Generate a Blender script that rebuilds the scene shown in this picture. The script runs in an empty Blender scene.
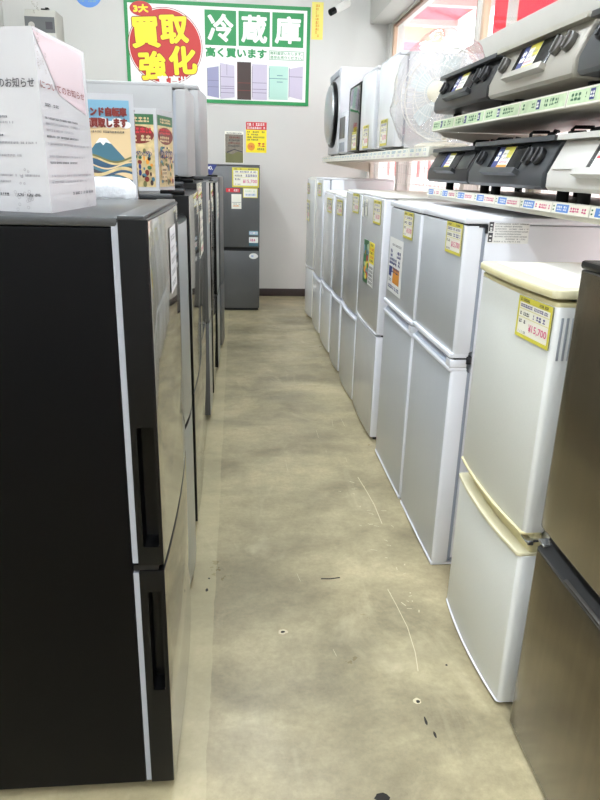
import bpy, bmesh, math, random
from mathutils import Vector, Matrix
random.seed(7)
PI = math.pi
scene = bpy.context.scene
COL = scene.collection

# ------------------------------------------------------------------ materials
def lin(r, g, b):
    f = lambda v: (v/12.92 if v <= .04045 else ((v+.055)/1.055)**2.4)
    return (f(r/255), f(g/255), f(b/255), 1)

def mat(name, rgb, rough=.5, metal=0., spec=.5, noise=0., nscale=8., bump=0., coat=0., stretch=(1, 1, 1)):
    m = bpy.data.materials.new(name); m.use_nodes = True
    nt = m.node_tree; b = nt.nodes['Principled BSDF']
    c = lin(*rgb)
    b.inputs['Base Color'].default_value = c
    b.inputs['Roughness'].default_value = rough
    b.inputs['Metallic'].default_value = metal
    b.inputs['Specular IOR Level'].default_value = spec
    b.inputs['Coat Weight'].default_value = coat
    b.inputs['Coat Roughness'].default_value = .05
    tc = nt.nodes.new('ShaderNodeTexCoord'); mp = nt.nodes.new('ShaderNodeMapping')
    mp.inputs['Scale'].default_value = stretch
    n = nt.nodes.new('ShaderNodeTexNoise'); n.inputs['Scale'].default_value = nscale; n.inputs['Detail'].default_value = 6
    nt.links.new(tc.outputs['Object'], mp.inputs['Vector']); nt.links.new(mp.outputs['Vector'], n.inputs['Vector'])
    if noise > 0:
        r = nt.nodes.new('ShaderNodeValToRGB')
        r.color_ramp.elements[0].position = .3; r.color_ramp.elements[1].position = .7
        r.color_ramp.elements[0].color = tuple(v*(1-noise) for v in c[:3])+(1,)
        r.color_ramp.elements[1].color = tuple(min(1, v*(1+noise)) for v in c[:3])+(1,)
        nt.links.new(n.outputs['Fac'], r.inputs['Fac']); nt.links.new(r.outputs['Color'], b.inputs['Base Color'])
    if bump > 0:
        bp = nt.nodes.new('ShaderNodeBump'); bp.inputs['Strength'].default_value = bump; bp.inputs['Distance'].default_value = .01
        nt.links.new(n.outputs['Fac'], bp.inputs['Height']); nt.links.new(bp.outputs['Normal'], b.inputs['Normal'])
    return m

def emit(name, rgb, strength):
    m = bpy.data.materials.new(name); m.use_nodes = True
    b = m.node_tree.nodes['Principled BSDF']
    b.inputs['Base Color'].default_value = lin(*rgb)
    b.inputs['Emission Color'].default_value = lin(*rgb); b.inputs['Emission Strength'].default_value = strength
    return m

def clear(name, tint=(1, 1, 1), gloss=.12, edge=.5, rough=.03, noise=0., nscale=14):
    m = bpy.data.materials.new(name); m.use_nodes = True
    nt = m.node_tree; nt.nodes.clear()
    out = nt.nodes.new('ShaderNodeOutputMaterial'); mix = nt.nodes.new('ShaderNodeMixShader')
    t = nt.nodes.new('ShaderNodeBsdfTransparent'); g = nt.nodes.new('ShaderNodeBsdfGlossy')
    t.inputs['Color'].default_value = tint+(1,); g.inputs['Roughness'].default_value = rough
    fr = nt.nodes.new('ShaderNodeLayerWeight'); fr.inputs['Blend'].default_value = .5
    pw = nt.nodes.new('ShaderNodeMath'); pw.operation = 'POWER'; pw.inputs[1].default_value = 5
    mt = nt.nodes.new('ShaderNodeMath'); mt.operation = 'MULTIPLY_ADD'; mt.use_clamp = True; mt.inputs[1].default_value = edge; mt.inputs[2].default_value = gloss
    nt.links.new(fr.outputs['Facing'], pw.inputs[0]); nt.links.new(pw.outputs[0], mt.inputs[0]); nt.links.new(mt.outputs[0], mix.inputs[0])
    nt.links.new(t.outputs[0], mix.inputs[1]); nt.links.new(g.outputs[0], mix.inputs[2]); nt.links.new(mix.outputs[0], out.inputs[0])
    if noise:
        n = nt.nodes.new('ShaderNodeTexNoise'); n.inputs['Scale'].default_value = nscale; n.inputs['Detail'].default_value = 4
        tc = nt.nodes.new('ShaderNodeTexCoord'); nt.links.new(tc.outputs['Object'], n.inputs['Vector'])
        bp = nt.nodes.new('ShaderNodeBump'); bp.inputs['Strength'].default_value = noise; bp.inputs['Distance'].default_value = .03
        nt.links.new(n.outputs['Fac'], bp.inputs['Height']); nt.links.new(bp.outputs[0], g.inputs['Normal']); nt.links.new(bp.outputs[0], fr.inputs['Normal'])
    return m

def film(name, rgb, trans):
    """thin translucent sheet, lit from behind by the daylight"""
    m = bpy.data.materials.new(name); m.use_nodes = True
    nt = m.node_tree; nt.nodes.clear()
    out = nt.nodes.new('ShaderNodeOutputMaterial'); mix = nt.nodes.new('ShaderNodeMixShader')
    t = nt.nodes.new('ShaderNodeBsdfTranslucent'); d = nt.nodes.new('ShaderNodeBsdfDiffuse')
    t.inputs['Color'].default_value = lin(*rgb); d.inputs['Color'].default_value = lin(*rgb)
    mix.inputs[0].default_value = 1-trans
    nt.links.new(t.outputs[0], mix.inputs[1]); nt.links.new(d.outputs[0], mix.inputs[2]); nt.links.new(mix.outputs[0], out.inputs[0])
    return m

M = {}
M['white'] = mat('white_enamel', (226, 228, 234), .38, noise=.02)
M['white_app'] = mat('white_appliance_plastic', (200, 202, 205), .36, noise=.02)
M['white_old'] = mat('aged_white_enamel', (158, 158, 158), .42, noise=.02)
M['white_warm'] = mat('warm_white_enamel', (232, 230, 222), .4, noise=.02)
M['pearl'] = mat('pearl_silver_face', (194, 198, 202), .3, .2, noise=.012, nscale=60, stretch=(1, 1, .03))
M['pearl_gray'] = mat('grey_pearl_face', (198, 199, 198), .22, .15, noise=.03)
M['gloss_white'] = mat('glossy_white_face', (232, 234, 234), .16, .05, noise=.02)
M['cream_face'] = mat('ivory_textured_face', (213, 215, 209), .3, noise=.02, nscale=260, bump=.06)
M['cream'] = mat('yellowed_plastic', (214, 208, 176), .4, noise=.04, nscale=5)
M['cream_dirty'] = mat('yellowed_plastic_aged', (214, 205, 160), .45, noise=.08, nscale=12)
M['gap'] = mat('dark_gap_rubber', (40, 40, 44), .7)
M['gasket'] = mat('grey_gasket', (156, 161, 170), .5)
M['gasket2'] = mat('blue_grey_gasket', (150, 158, 172), .55)
M['handle_blue'] = mat('blue_grey_plastic', (178, 187, 203), .4)
M['black'] = mat('black_gloss_plastic', (7, 7, 8), .3, spec=.2, noise=.05, nscale=30)
M['black_matt'] = mat('black_painted_steel', (5, 5, 6), .42, spec=.1, noise=.06, nscale=3)
M['top_gray'] = mat('grey_black_top_panel', (62, 64, 66), .3, noise=.05)
M['recess'] = mat('black_recess', (5, 5, 5), .6)
M['dark_gray'] = mat('dark_grey_steel', (96, 97, 98), .35, .3, noise=.03)
M['bronze'] = mat('dark_bronze_steel', (122, 113, 95), .2, .85, noise=.06, nscale=90, stretch=(1, 1, .02))
M['bronze_side'] = mat('dark_bronze_edge', (58, 55, 50), .4, .5)
M['mirror'] = mat('smoked_mirror_glass', (168, 162, 146), .06, .85, noise=.02)
M['mirror_gray'] = mat('silver_glass', (184, 188, 190), .28, .75, noise=.02)
M['mirror_dark'] = mat('black_mirror_glass', (70, 68, 64), .08, .8, noise=.02)
M['chrome'] = mat('chrome_hinge', (190, 192, 195), .2, .9)
M['foot'] = mat('black_foot_rubber', (22, 22, 22), .7)
M['paper'] = mat('white_paper', (222, 222, 224), .55, noise=.01)
M['paper_gloss'] = mat('laminated_white_paper', (188, 188, 191), .25, noise=.012, nscale=5, bump=.25)
M['pinkpaper'] = mat('pale_pink_ink', (200, 182, 188), .3)
M['ink'] = mat('grey_black_ink', (72, 70, 74), .6)
M['ink_lt'] = mat('grey_ink', (140, 138, 142), .6)
M['ink_blue'] = mat('violet_ink', (96, 92, 140), .6)
M['tag_y'] = mat('yellow_tag_ink', (212, 202, 74), .4)
M['tag_g'] = mat('tag_holder_edge', (150, 150, 110), .4)
M['tag_w'] = mat('tag_paper', (240, 238, 224), .4)
M['pink_ink'] = mat('magenta_price_ink', (214, 92, 136), .5)
M['red'] = mat('sign_red', (196, 46, 42), .4)
M['red2'] = mat('label_red', (205, 52, 62), .4)
M['dkred'] = mat('sign_dark_red_outline', (150, 36, 28), .5)
M['yellow'] = mat('sign_yellow', (248, 228, 40), .4)
M['green'] = mat('sign_green', (30, 140, 74), .4)
M['sign_w'] = mat('sign_white_board', (238, 238, 234), .35)
M['ltgreen'] = mat('rail_label_green', (196, 216, 178), .4, noise=.12, nscale=40)
M['dkgreen'] = mat('rail_label_dark_green', (52, 104, 66), .5)
M['ltblue'] = mat('rail_label_blue', (92, 142, 214), .4)
M['navy'] = mat('navy_ink', (44, 56, 120), .5)
M['lilac'] = mat('lilac_fridge_ink', (196, 188, 206), .4)
M['lilac_d'] = mat('lilac_fridge_shadow_ink', (120, 112, 136), .4)
M['brown'] = mat('brown_fridge_ink', (58, 40, 34), .4)
M['mint'] = mat('mint_fridge_ink', (176, 214, 200), .4)
M['lavblue'] = mat('blue_lilac_fridge_ink', (150, 150, 182), .4)
M['orange'] = mat('orange_ink', (226, 150, 50), .4)
M['teal'] = mat('teal_ink', (70, 112, 128), .4)
M['sea'] = mat('sea_blue_ink', (58, 88, 112), .4)
M['sand'] = mat('sand_ink', (216, 190, 146), .4)
M['sky_ink'] = mat('sky_blue_ink', (120, 166, 190), .4)
M['olive'] = mat('olive_ink', (112, 112, 70), .4)
M['maroon'] = mat('maroon_ink', (120, 44, 36), .4)
M['drab'] = mat('drab_poster_ink', (128, 120, 106), .45, noise=.25, nscale=40)
M['straw'] = mat('straw_ink', (204, 182, 132), .4, noise=.2, nscale=60)
M['deviceg'] = mat('grey_beige_plastic', (186, 184, 174), .45)
M['panelg'] = mat('grey_display_panel', (96, 98, 98), .35)
M['ck_black'] = mat('black_range_enamel', (36, 37, 38), .36, noise=.06)
M['ck_dk'] = mat('charcoal_range_enamel', (62, 65, 68), .38, .1, noise=.05)
M['ck_gray'] = mat('champagne_range_enamel', (170, 166, 156), .38, .25, noise=.04)
M['ck_white'] = mat('pale_grey_range_enamel', (196, 194, 188), .42, noise=.03)
M['ck_top'] = mat('champagne_top_plate', (176, 172, 160), .3, .3)
M['knob'] = mat('black_knob', (34, 34, 36), .4)
M['knob_g'] = mat('grey_knob', (92, 90, 86), .4, .2)
M['glassdk'] = mat('dark_grill_glass', (24, 26, 30), .08)
M['iron'] = mat('black_cast_iron', (26, 27, 29), .55, bump=.1, nscale=80)
M['rack_w'] = mat('offwhite_rack_steel', (206, 203, 190), .42, noise=.02)
M['wire'] = mat('white_coated_wire', (225, 222, 216), .4)
M['alum'] = mat('aluminium_frame', (214, 212, 206), .4, .3)
M['frame_br'] = mat('brown_window_frame', (128, 96, 74), .5)
M['frame_lt'] = mat('pale_wood_window_frame', (200, 172, 146), .5)
M['cam_w'] = mat('white_camera_plastic', (215, 214, 208), .4)
M['fan_w'] = mat('cream_fan_plastic', (228, 220, 200), .4)
M['blade'] = mat('translucent_grey_blade', (200, 206, 206), .2)
M['bag'] = clear('clear_plastic_bag', (.97, .97, .97), .10, .6, .12, .9, 9)
M['wrap'] = mat('white_plastic_wrap', (232, 236, 240), .18, noise=.03, nscale=20, bump=.9)
M['glass'] = clear('window_glass', (.96, .97, .97), .025)
M['film_pink'] = film('pale_pink_window_film', (246, 240, 238), .8)
M['film_red'] = film('rose_grid_ink_on_film', (244, 208, 208), .8)
M['banner_pink'] = film('rose_banner_cloth', (226, 148, 158), .5)
M['banner_red'] = film('red_banner_cloth', (240, 96, 116), .6)
M['facade'] = mat('cream_facade', (232, 206, 178), .7, noise=.06)
M['beam'] = mat('pale_pink_beam', (232, 196, 190), .6)
M['ground_out'] = mat('pale_asphalt', (190, 188, 184), .85, noise=.06)
M['ceil'] = mat('white_ceiling', (226, 226, 220), .8, noise=.02)
M['lamp'] = emit('lamp_diffuser', (238, 246, 255), 24)
M['lamp_body'] = mat('white_lamp_body', (230, 230, 228), .5)
M['base_br'] = mat('dark_brown_baseboard', (52, 40, 38), .5, noise=.06)

# painted wall, with soft smudges and faint seams
def wall_mat():
    m = mat('pale_grey_wallpaper', (204, 203, 198), .7, noise=.03, nscale=1.3, bump=.0)
    return m
M['wall'] = wall_mat()
M['band'] = mat('white_painted_sill', (176, 174, 166), .55, noise=.02)

def floor_mat():
    m = bpy.data.materials.new('worn_concrete'); m.use_nodes = True
    nt = m.node_tree; b = nt.nodes['Principled BSDF']; L = nt.links.new; N = nt.nodes.new
    tc = N('ShaderNodeTexCoord')
    def noise(scale, detail=6, rough=.6, stretch=(1, 1, 1), dist=0):
        mp = N('ShaderNodeMapping'); mp.inputs['Scale'].default_value = stretch
        L(tc.outputs['Object'], mp.inputs['Vector'])
        n = N('ShaderNodeTexNoise'); n.inputs['Scale'].default_value = scale; n.inputs['Detail'].default_value = detail
        n.inputs['Roughness'].default_value = rough; n.inputs['Distortion'].default_value = dist
        L(mp.outputs['Vector'], n.inputs['Vector']); return n.outputs['Fac']
    def ramp(f, p0, p1, c0, c1):
        r = N('ShaderNodeValToRGB'); r.color_ramp.elements[0].position = p0; r.color_ramp.elements[1].position = p1
        r.color_ramp.elements[0].color = c0; r.color_ramp.elements[1].color = c1; L(f, r.inputs['Fac']); return r.outputs['Color']
    def mix(t, f, a, c):
        x = N('ShaderNodeMix'); x.data_type = 'RGBA'; x.blend_type = t
        if isinstance(f, float): x.inputs['Factor'].default_value = f
        else: L(f, x.inputs['Factor'])
        L(a, x.inputs['A'])
        if isinstance(c, tuple): x.inputs['B'].default_value = c
        else: L(c, x.inputs['B'])
        return x.outputs['Result']
    base = ramp(noise(1.7, 5, .55, (1, 1.6, 1), .4), .36, .66, lin(140, 130, 104), lin(186, 174, 140))
    fine = ramp(noise(11, 12, .75), .3, .7, (.76, .76, .74, 1), (1.12, 1.12, 1.10, 1))
    c = mix('MULTIPLY', 1.0, base, fine)
    grain = ramp(noise(60, 8, .75), .35, .65, (.88, .88, .87, 1), (1.07, 1.07, 1.06, 1))
    c = mix('MULTIPLY', 1.0, c, grain)
    # trowel streaks along the aisle
    st = ramp(noise(16, 4, .6, (1, .07, 1)), .62, .78, (0, 0, 0, 1), (.25, .25, .25, 1))
    c = mix('MIX', st, c, lin(196, 186, 154))
    # pale worn strip beside the left row
    sx = N('ShaderNodeSeparateXYZ'); L(tc.outputs['Object'], sx.inputs[0])
    wob = N('ShaderNodeMath'); wob.operation = 'MULTIPLY_ADD'; wob.inputs[1].default_value = .018
    L(noise(7), wob.inputs[0]); L(sx.outputs['X'], wob.inputs[2])
    lt = N('ShaderNodeMath'); lt.operation = 'LESS_THAN'; lt.inputs[1].default_value = -.072; L(wob.outputs[0], lt.inputs[0])
    sc = N('ShaderNodeMath'); sc.operation = 'MULTIPLY'; sc.inputs[1].default_value = .4; L(lt.outputs[0], sc.inputs[0])
    c = mix('MIX', sc.outputs[0], c, lin(188, 178, 142))
    # worn pale patches and dark stains
    wp = ramp(noise(2.3, 8, .65, (1.3, .8, 1), 1.2), .56, .72, (0, 0, 0, 1), (.55, .55, .55, 1))
    c = mix('MIX', wp, c, lin(200, 188, 154))
    ds = ramp(noise(2.6, 7, .62, (.7, 1.3, 1)), .54, .74, (0, 0, 0, 1), (.45, .45, .45, 1))
    c = mix('MIX', ds, c, lin(116, 108, 88))
    L(c, b.inputs['Base Color'])
    rr = ramp(noise(4, 6), .3, .7, (.27, .27, .27, 1), (.44, .44, .44, 1))
    L(rr, b.inputs['Roughness'])
    bp = N('ShaderNodeBump'); bp.inputs['Strength'].default_value = .08; bp.inputs['Distance'].default_value = .01
    L(noise(30, 8), bp.inputs['Height']); L(bp.outputs[0], b.inputs['Normal'])
    return m
M['floor'] = floor_mat()
M['scratch'] = mat('pale_scratch', (206, 197, 166), .6)
M['hole'] = mat('dark_anchor_hole', (34, 30, 26), .8)

# ------------------------------------------------------------------ geometry helpers
class MB:
    """collects shapes (world coordinates) into ONE mesh"""
    def __init__(s): s.bm = bmesh.new(); s.mats = []
    def mi(s, m):
        if m not in s.mats: s.mats.append(m)
        return s.mats.index(m)
    def _merge(s, t):
        me = bpy.data.meshes.new('t'); t.to_mesh(me); t.free(); s.bm.from_mesh(me); bpy.data.meshes.remove(me)
    def box(s, x0, x1, y0, y1, z0, z1, m, bev=0., seg=2, only=None):
        t = bmesh.new(); bmesh.ops.create_cube(t, size=1)
        for v in t.verts:
            v.co = Vector(((x0+x1)/2+v.co.x*(x1-x0), (y0+y1)/2+v.co.y*(y1-y0), (z0+z1)/2+v.co.z*(z1-z0)))
        if bev > 0:
            es = t.edges if only is None else [e for e in t.edges if only((e.verts[1].co-e.verts[0].co).normalized())]
            bmesh.ops.bevel(t, geom=list(es), offset=bev, segments=seg, affect='EDGES', profile=.5)
        i = s.mi(m)
        for f in t.faces: f.material_index = i
        s._merge(t); return s
    def prism(s, pts, axis, a0, a1, m, bev=0., seg=2, segmats=None):
        """polygon pts in the plane of the two other axes (x,y,z order), pushed along axis"""
        t = bmesh.new()
        def P(p, a):
            q = list(p); q.insert(axis, a); return Vector(q)
        lo = [t.verts.new(P(p, a0)) for p in pts]; hi = [t.verts.new(P(p, a1)) for p in pts]
        i0 = s.mi(m); n = len(pts); caps = []
        caps.append(t.faces.new(lo)); caps.append(t.faces.new(hi[::-1]))
        for k in range(n):
            f = t.faces.new((lo[k], lo[(k+1) % n], hi[(k+1) % n], hi[k]))
            f.material_index = s.mi(segmats[k]) if segmats and segmats[k] else i0
        for f in caps: f.material_index = i0
        bmesh.ops.recalc_face_normals(t, faces=t.faces)
        if bev > 0:
            es = list({e for f in caps for e in f.edges})
            bmesh.ops.bevel(t, geom=es, offset=bev, segments=seg, affect='EDGES', profile=.5)
        s._merge(t); return s
    def tube(s, path, r, m, seg=8, caps=True):
        t = bmesh.new(); path = [Vector(p) for p in path]; rings = []
        up = None
        for k, p in enumerate(path):
            d = (path[min(k+1, len(path)-1)]-path[max(k-1, 0)]).normalized()
            if up is None: up = d.orthogonal().normalized()
            up = (up-d*up.dot(d)).normalized(); w = d.cross(up)
            rr = r[k] if isinstance(r, (list, tuple)) else r
            rings.append([t.verts.new(p+(up*math.cos(a)+w*math.sin(a))*rr) for a in [2*PI*j/seg for j in range(seg)]])
        for a, b in zip(rings, rings[1:]):
            for j in range(seg): t.faces.new((a[j], a[(j+1) % seg], b[(j+1) % seg], b[j]))
        if caps: t.faces.new(rings[0][::-1]); t.faces.new(rings[-1])
        i = s.mi(m)
        for f in t.faces: f.material_index = i
        bmesh.ops.recalc_face_normals(t, faces=t.faces)
        s._merge(t); return s
    def cyl(s, p0, p1, r, m, seg=20, bev=0.):
        p0, p1 = Vector(p0), Vector(p1); t = bmesh.new(); d = (p1-p0)
        bmesh.ops.create_cone(t, cap_ends=True, segments=seg, radius1=r, radius2=r, depth=d.length)
        if bev > 0:
            es = [e for e in t.edges if abs(e.verts[0].co.z-e.verts[1].co.z) < 1e-6]
            bmesh.ops.bevel(t, geom=es, offset=bev, segments=2, affect='EDGES', profile=.5)
        R = d.to_track_quat('Z', 'Y').to_matrix().to_4x4(); R.translation = (p0+p1)/2
        bmesh.ops.transform(t, matrix=R, verts=t.verts)
        i = s.mi(m)
        for f in t.faces: f.material_index = i
        s._merge(t); return s
    def lathe(s, prof, origin, axis, m, seg=40):
        """prof: (radius, height along axis)"""
        t = bmesh.new(); R = Vector(axis).normalized().to_track_quat('Z', 'Y').to_matrix(); o = Vector(origin); rings = []
        for r, h in prof:
            rings.append([t.verts.new(o+R@Vector((r*math.cos(2*PI*j/seg), r*math.sin(2*PI*j/seg), h))) for j in range(seg)])
        for a, b in zip(rings, rings[1:]):
            for j in range(seg): t.faces.new((a[j], a[(j+1) % seg], b[(j+1) % seg], b[j]))
        t.faces.new(rings[0][::-1]); t.faces.new(rings[-1])
        i = s.mi(m)
        for f in t.faces: f.material_index = i
        bmesh.ops.recalc_face_normals(t, faces=t.faces); s._merge(t); return s
    def face(s, pts, m):
        f = s.bm.faces.new([s.bm.verts.new(Vector(p)) for p in pts]); f.material_index = s.mi(m); return s
    def build(s, name, parent=None, smooth=35):
        me = bpy.data.meshes.new(name)
        base = ROOT.get(parent.name, Vector((0, 0, 0))) if parent else Vector((0, 0, 0))
        if parent is None:
            base = Vector((0, 0, 0))
        for v in s.bm.verts: v.co -= base
        s.bm.to_mesh(me); s.bm.free()
        for m in s.mats: me.materials.append(m)
        for p in me.polygons: p.use_smooth = True
        me.set_sharp_from_angle(angle=math.radians(smooth))
        o = bpy.data.objects.new(name, me); COL.objects.link(o)
        if parent:
            o.parent = parent; ROOT[o.name] = base
        return o
ROOT = {}

def thing(name, label, cat, loc, group=None):
    o = bpy.data.objects.new(name, None); COL.objects.link(o); o.location = loc; o.empty_display_size = .05
    ROOT[o.name] = Vector(loc); return tag(o, label, cat, group)
def tag(o, label, cat, group=None):
    o['label'] = label; o['category'] = cat
    if group: o['group'] = group
    return o
def centre(o):
    """put a single-mesh thing's origin at the middle of its base"""
    me = o.data; xs = [v.co for v in me.vertices]
    lo = Vector([min(v[i] for v in xs) for i in range(3)]); hi = Vector([max(v[i] for v in xs) for i in range(3)])
    c = Vector(((lo.x+hi.x)/2, (lo.y+hi.y)/2, lo.z))
    for v in me.vertices: v.co -= c
    o.location = c; return o
def struct(o): o['kind'] = 'structure'; return o

def cut(o, cutter_mb):
    c = cutter_mb.build('cutter_tmp'); c.parent = o.parent
    base = ROOT[o.name]
    for v in c.data.vertices: v.co -= base
    md = o.modifiers.new('b', 'BOOLEAN'); md.operation = 'DIFFERENCE'; md.object = c; md.solver = 'EXACT'
    for m in list(c.data.materials):
        if m.name not in [x.name for x in o.data.materials]: o.data.materials.append(m)
    idx = [x.name for x in o.data.materials].index(c.data.materials[0].name)
    for p in c.data.polygons: p.material_index = idx
    for m in list(o.data.materials):
        pass
    c.data.materials.clear()
    for m in o.data.materials: c.data.materials.append(m)
    bpy.context.view_layer.update()
    me = bpy.data.meshes.new_from_object(o.evaluated_get(bpy.context.evaluated_depsgraph_get()))
    o.modifiers.clear(); old = o.data; o.data = me; me.name = old.name
    bpy.data.objects.remove(c)
    me.set_sharp_from_angle(angle=math.radians(35))
    return o

_tc = {}
def text_tris(body, bold):
    k = (body, bold)
    if k not in _tc:
        cu = bpy.data.curves.new('t', 'FONT'); cu.body = body; cu.size = 1; cu.offset = bold; cu.resolution_u = 3
        o = bpy.data.objects.new('t', cu); COL.objects.link(o); bpy.context.view_layer.update()
        me = bpy.data.meshes.new_from_object(o.evaluated_get(bpy.context.evaluated_depsgraph_get()))
        vs = [(v.co.x, v.co.y) for v in me.vertices]; fs = [tuple(p.vertices) for p in me.polygons]
        bpy.data.objects.remove(o); bpy.data.curves.remove(cu); bpy.data.meshes.remove(me)
        _tc[k] = (vs, fs)
    return _tc[k]

class Sheet:
    """flat printed matter: a thin board with inks on it, one mesh; a runs right, b runs up, n faces the reader"""
    def __init__(s, O, A, B, step=.0005):
        s.O, s.A, s.B = Vector(O), Vector(A).normalized(), Vector(B).normalized(); s.N = s.A.cross(s.B).normalized()
        s.mb = MB(); s.step = step
    def P(s, a, b, h): return s.O+s.A*a+s.B*b+s.N*h
    def board(s, a0, b0, a1, b1, t, m, edge=None):
        q = [(a0, b0), (a1, b0), (a1, b1), (a0, b1)]
        s.mb.face([s.P(*p, 0) for p in q], m); s.mb.face([s.P(*p, -t) for p in q[::-1]], edge or m)
        for k in range(4):
            p, r = q[k], q[(k+1) % 4]
            s.mb.face([s.P(*p, -t), s.P(*r, -t), s.P(*r, 0), s.P(*p, 0)], edge or m)
        return s
    def rect(s, a0, b0, a1, b1, m, l=1):
        s.mb.face([s.P(*p, l*s.step) for p in ((a0, b0), (a1, b0), (a1, b1), (a0, b1))], m); return s
    def poly(s, pts, m, l=1):
        s.mb.face([s.P(*p, l*s.step) for p in pts], m); return s
    def ell(s, a, b, ra, rb, m, l=1, n=40):
        return s.poly([(a+ra*math.cos(2*PI*k/n), b+rb*math.sin(2*PI*k/n)) for k in range(n)], m, l)
    def ring(s, a, b, r0, r1, m, l=1, n=16):
        for k in range(n):
            c0, s0, c1, s1 = math.cos(2*PI*k/n), math.sin(2*PI*k/n), math.cos(2*PI*(k+1)/n), math.sin(2*PI*(k+1)/n)
            s.poly([(a+r0*c0, b+r0*s0), (a+r1*c0, b+r1*s0), (a+r1*c1, b+r1*s1), (a+r0*c1, b+r0*s1)], m, l)
        return s
    def frame(s, a0, b0, a1, b1, w, m, l=1):
        s.rect(a0, b0, a1, b0+w, m, l); s.rect(a0, b1-w, a1, b1, m, l); s.rect(a0, b0+w, a0+w, b1-w, m, l); s.rect(a1-w, b0+w, a1, b1-w, m, l); return s
    def text(s, body, a0, b0, a1, b1, m, l=2, bold=0., rot=0.):
        vs, fs = text_tris(body, bold)
        if not vs: return s
        x0, x1 = min(v[0] for v in vs), max(v[0] for v in vs); y0, y1 = min(v[1] for v in vs), max(v[1] for v in vs)
        ca, cb = (a0+a1)/2, (b0+b1)/2; out = []
        for x, y in vs:
            u = (x-(x0+x1)/2)/(x1-x0)*(a1-a0); w = (y-(y0+y1)/2)/(y1-y0)*(b1-b0)
            out.append((ca+u*math.cos(rot)-w*math.sin(rot), cb+u*math.sin(rot)+w*math.cos(rot)))
        i = s.mb.mi(m); bv = [s.mb.bm.verts.new(s.P(*p, l*s.step)) for p in out]
        for f in fs:
            try:
                ff = s.mb.bm.faces.new([bv[k] for k in f]); ff.material_index = i
            except ValueError: pass
        return s
    def heavy(s, body, a0, b0, a1, b1, m, l, w, rot=0., n=10):
        for k in range(n): s.text(body, a0+w*math.cos(2*PI*k/n), b0+w*math.sin(2*PI*k/n), a1+w*math.cos(2*PI*k/n), b1+w*math.sin(2*PI*k/n), m, l+.02*k, 0., rot)
        return s
    def dashes(s, a0, b0, a1, b1, m, l=2, rnd=random):
        """a line of print too small to read"""
        h = b1-b0; a = a0
        while a < a1-h*.3:
            w = min(h*rnd.choice((.35, .6, .8, .9)), a1-a)
            k = rnd.random()
            if k < .85:
                s.rect(a, b0+h*rnd.uniform(0, .15), a+w, b0+h*rnd.uniform(.25, .45), m, l)
                s.rect(a+w*.1, b0+h*.6, a+w*.9, b1-h*rnd.uniform(0, .12), m, l)
                s.rect(a+w*.4, b0+h*.1, a+w*.58, b1, m, l)
            a += w+h*.15
        return s
    def build(s, name, parent=None):
        bmesh.ops.recalc_face_normals  # faces are already wound towards the reader
        return s.mb.build(name, parent)

# ------------------------------------------------------------------ camera
F_PX, TH, PS, RO = 672.43, .33203, .098176, .026056
fw = Vector((math.sin(PS)*math.cos(TH), math.cos(PS)*math.cos(TH), -math.sin(TH)))
rt = Vector((math.cos(PS), -math.sin(PS), 0)); up = rt.cross(fw)
rt, up = rt*math.cos(RO)+up*math.sin(RO), up*math.cos(RO)-rt*math.sin(RO)
cam = bpy.data.cameras.new('camera'); co = bpy.data.objects.new('camera', cam); COL.objects.link(co)
mw = Matrix((rt, up, -fw)).transposed().to_4x4(); mw.translation = (0, 0, 1.4); co.matrix_world = mw
cam.sensor_fit = 'VERTICAL'; cam.sensor_height = 24; cam.lens = F_PX/800*24; cam.clip_start = .05
scene.camera = co

# ------------------------------------------------------------------ the room
YB = 7.72; XL = -2.27; YF = -3.0; ZC = 4.2
b = MB().box(XL-.1, 1.75, YF-.1, YB+.1, -.1, 0, M['floor'])
def scratch(pts, w, m=M['scratch'], z=.0006):
    for p, q in zip(pts, pts[1:]):
        d = (Vector(q)-Vector(p)).normalized(); n = Vector((-d.y, d.x))*w/2
        b.face([(p[0]-n.x, p[1]-n.y, z), (q[0]-n.x, q[1]-n.y, z), (q[0]+n.x, q[1]+n.y, z), (p[0]+n.x, p[1]+n.y, z)][::1], m)
def blot(x, y, rx, ry, m, z=.0008, n=14):
    b.face([(x+rx*math.cos(2*PI*k/n)*random.uniform(.75, 1.1), y+ry*math.sin(2*PI*k/n)*random.uniform(.75, 1.1), z) for k in range(n)], m)
scratch([(.525, 1.99), (.535, 1.9), (.545, 1.78), (.54, 1.66), (.528, 1.58)], .0026)
scratch([(.575, 2.9), (.59, 2.75), (.6, 2.62), (.6, 2.45)], .004)
for k in range(34):
    x, y = random.gauss(.57, .05), random.uniform(1.85, 2.95); a = random.uniform(0, PI); l = random.uniform(.006, .028)
    scratch([(x, y), (x+l*math.cos(a), y+l*math.sin(a))], random.uniform(.002, .005))
for k in range(8):
    x, y = random.uniform(.1, .65), random.uniform(1.6, 3.6); l = random.uniform(.03, .13)
    scratch([(x, y), (x+random.uniform(-.015, .015), y+l)], .0014)
scratch([(.297, 2.066), (.33, 2.064), (.366, 2.07)], .007, M['hole'], .0009)
blot(.14, 1.781, .016, .013, M['scratch'], .0007); blot(.14, 1.781, .008, .006, M['hole'])
blot(.495, 1.464, .012, .012, M['scratch'], .0007); blot(.497, 1.462, .006, .006, M['hole'])
blot(.335, 1.168, .02, .016, M['hole']); blot(.5, 1.39, .004, .016, M['hole']); blot(.512, 1.345, .0035, .012, M['hole'])
blot(-.11, 2.02, .006, .01, M['hole']); blot(-.105, 2.09, .004, .005, M['hole']); blot(.62, 1.6, .004, .004, M['hole'])
floor = struct(b.build('floor'))
struct(MB().box(XL-.1, 1.75, YF-.1, YB+.1, ZC, ZC+.1, M['ceil']).build('ceiling'))
struct(MB().box(XL-.1, 1.75, YB, YB+.1, 0, ZC, M['wall']).build('wall_back'))
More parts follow.
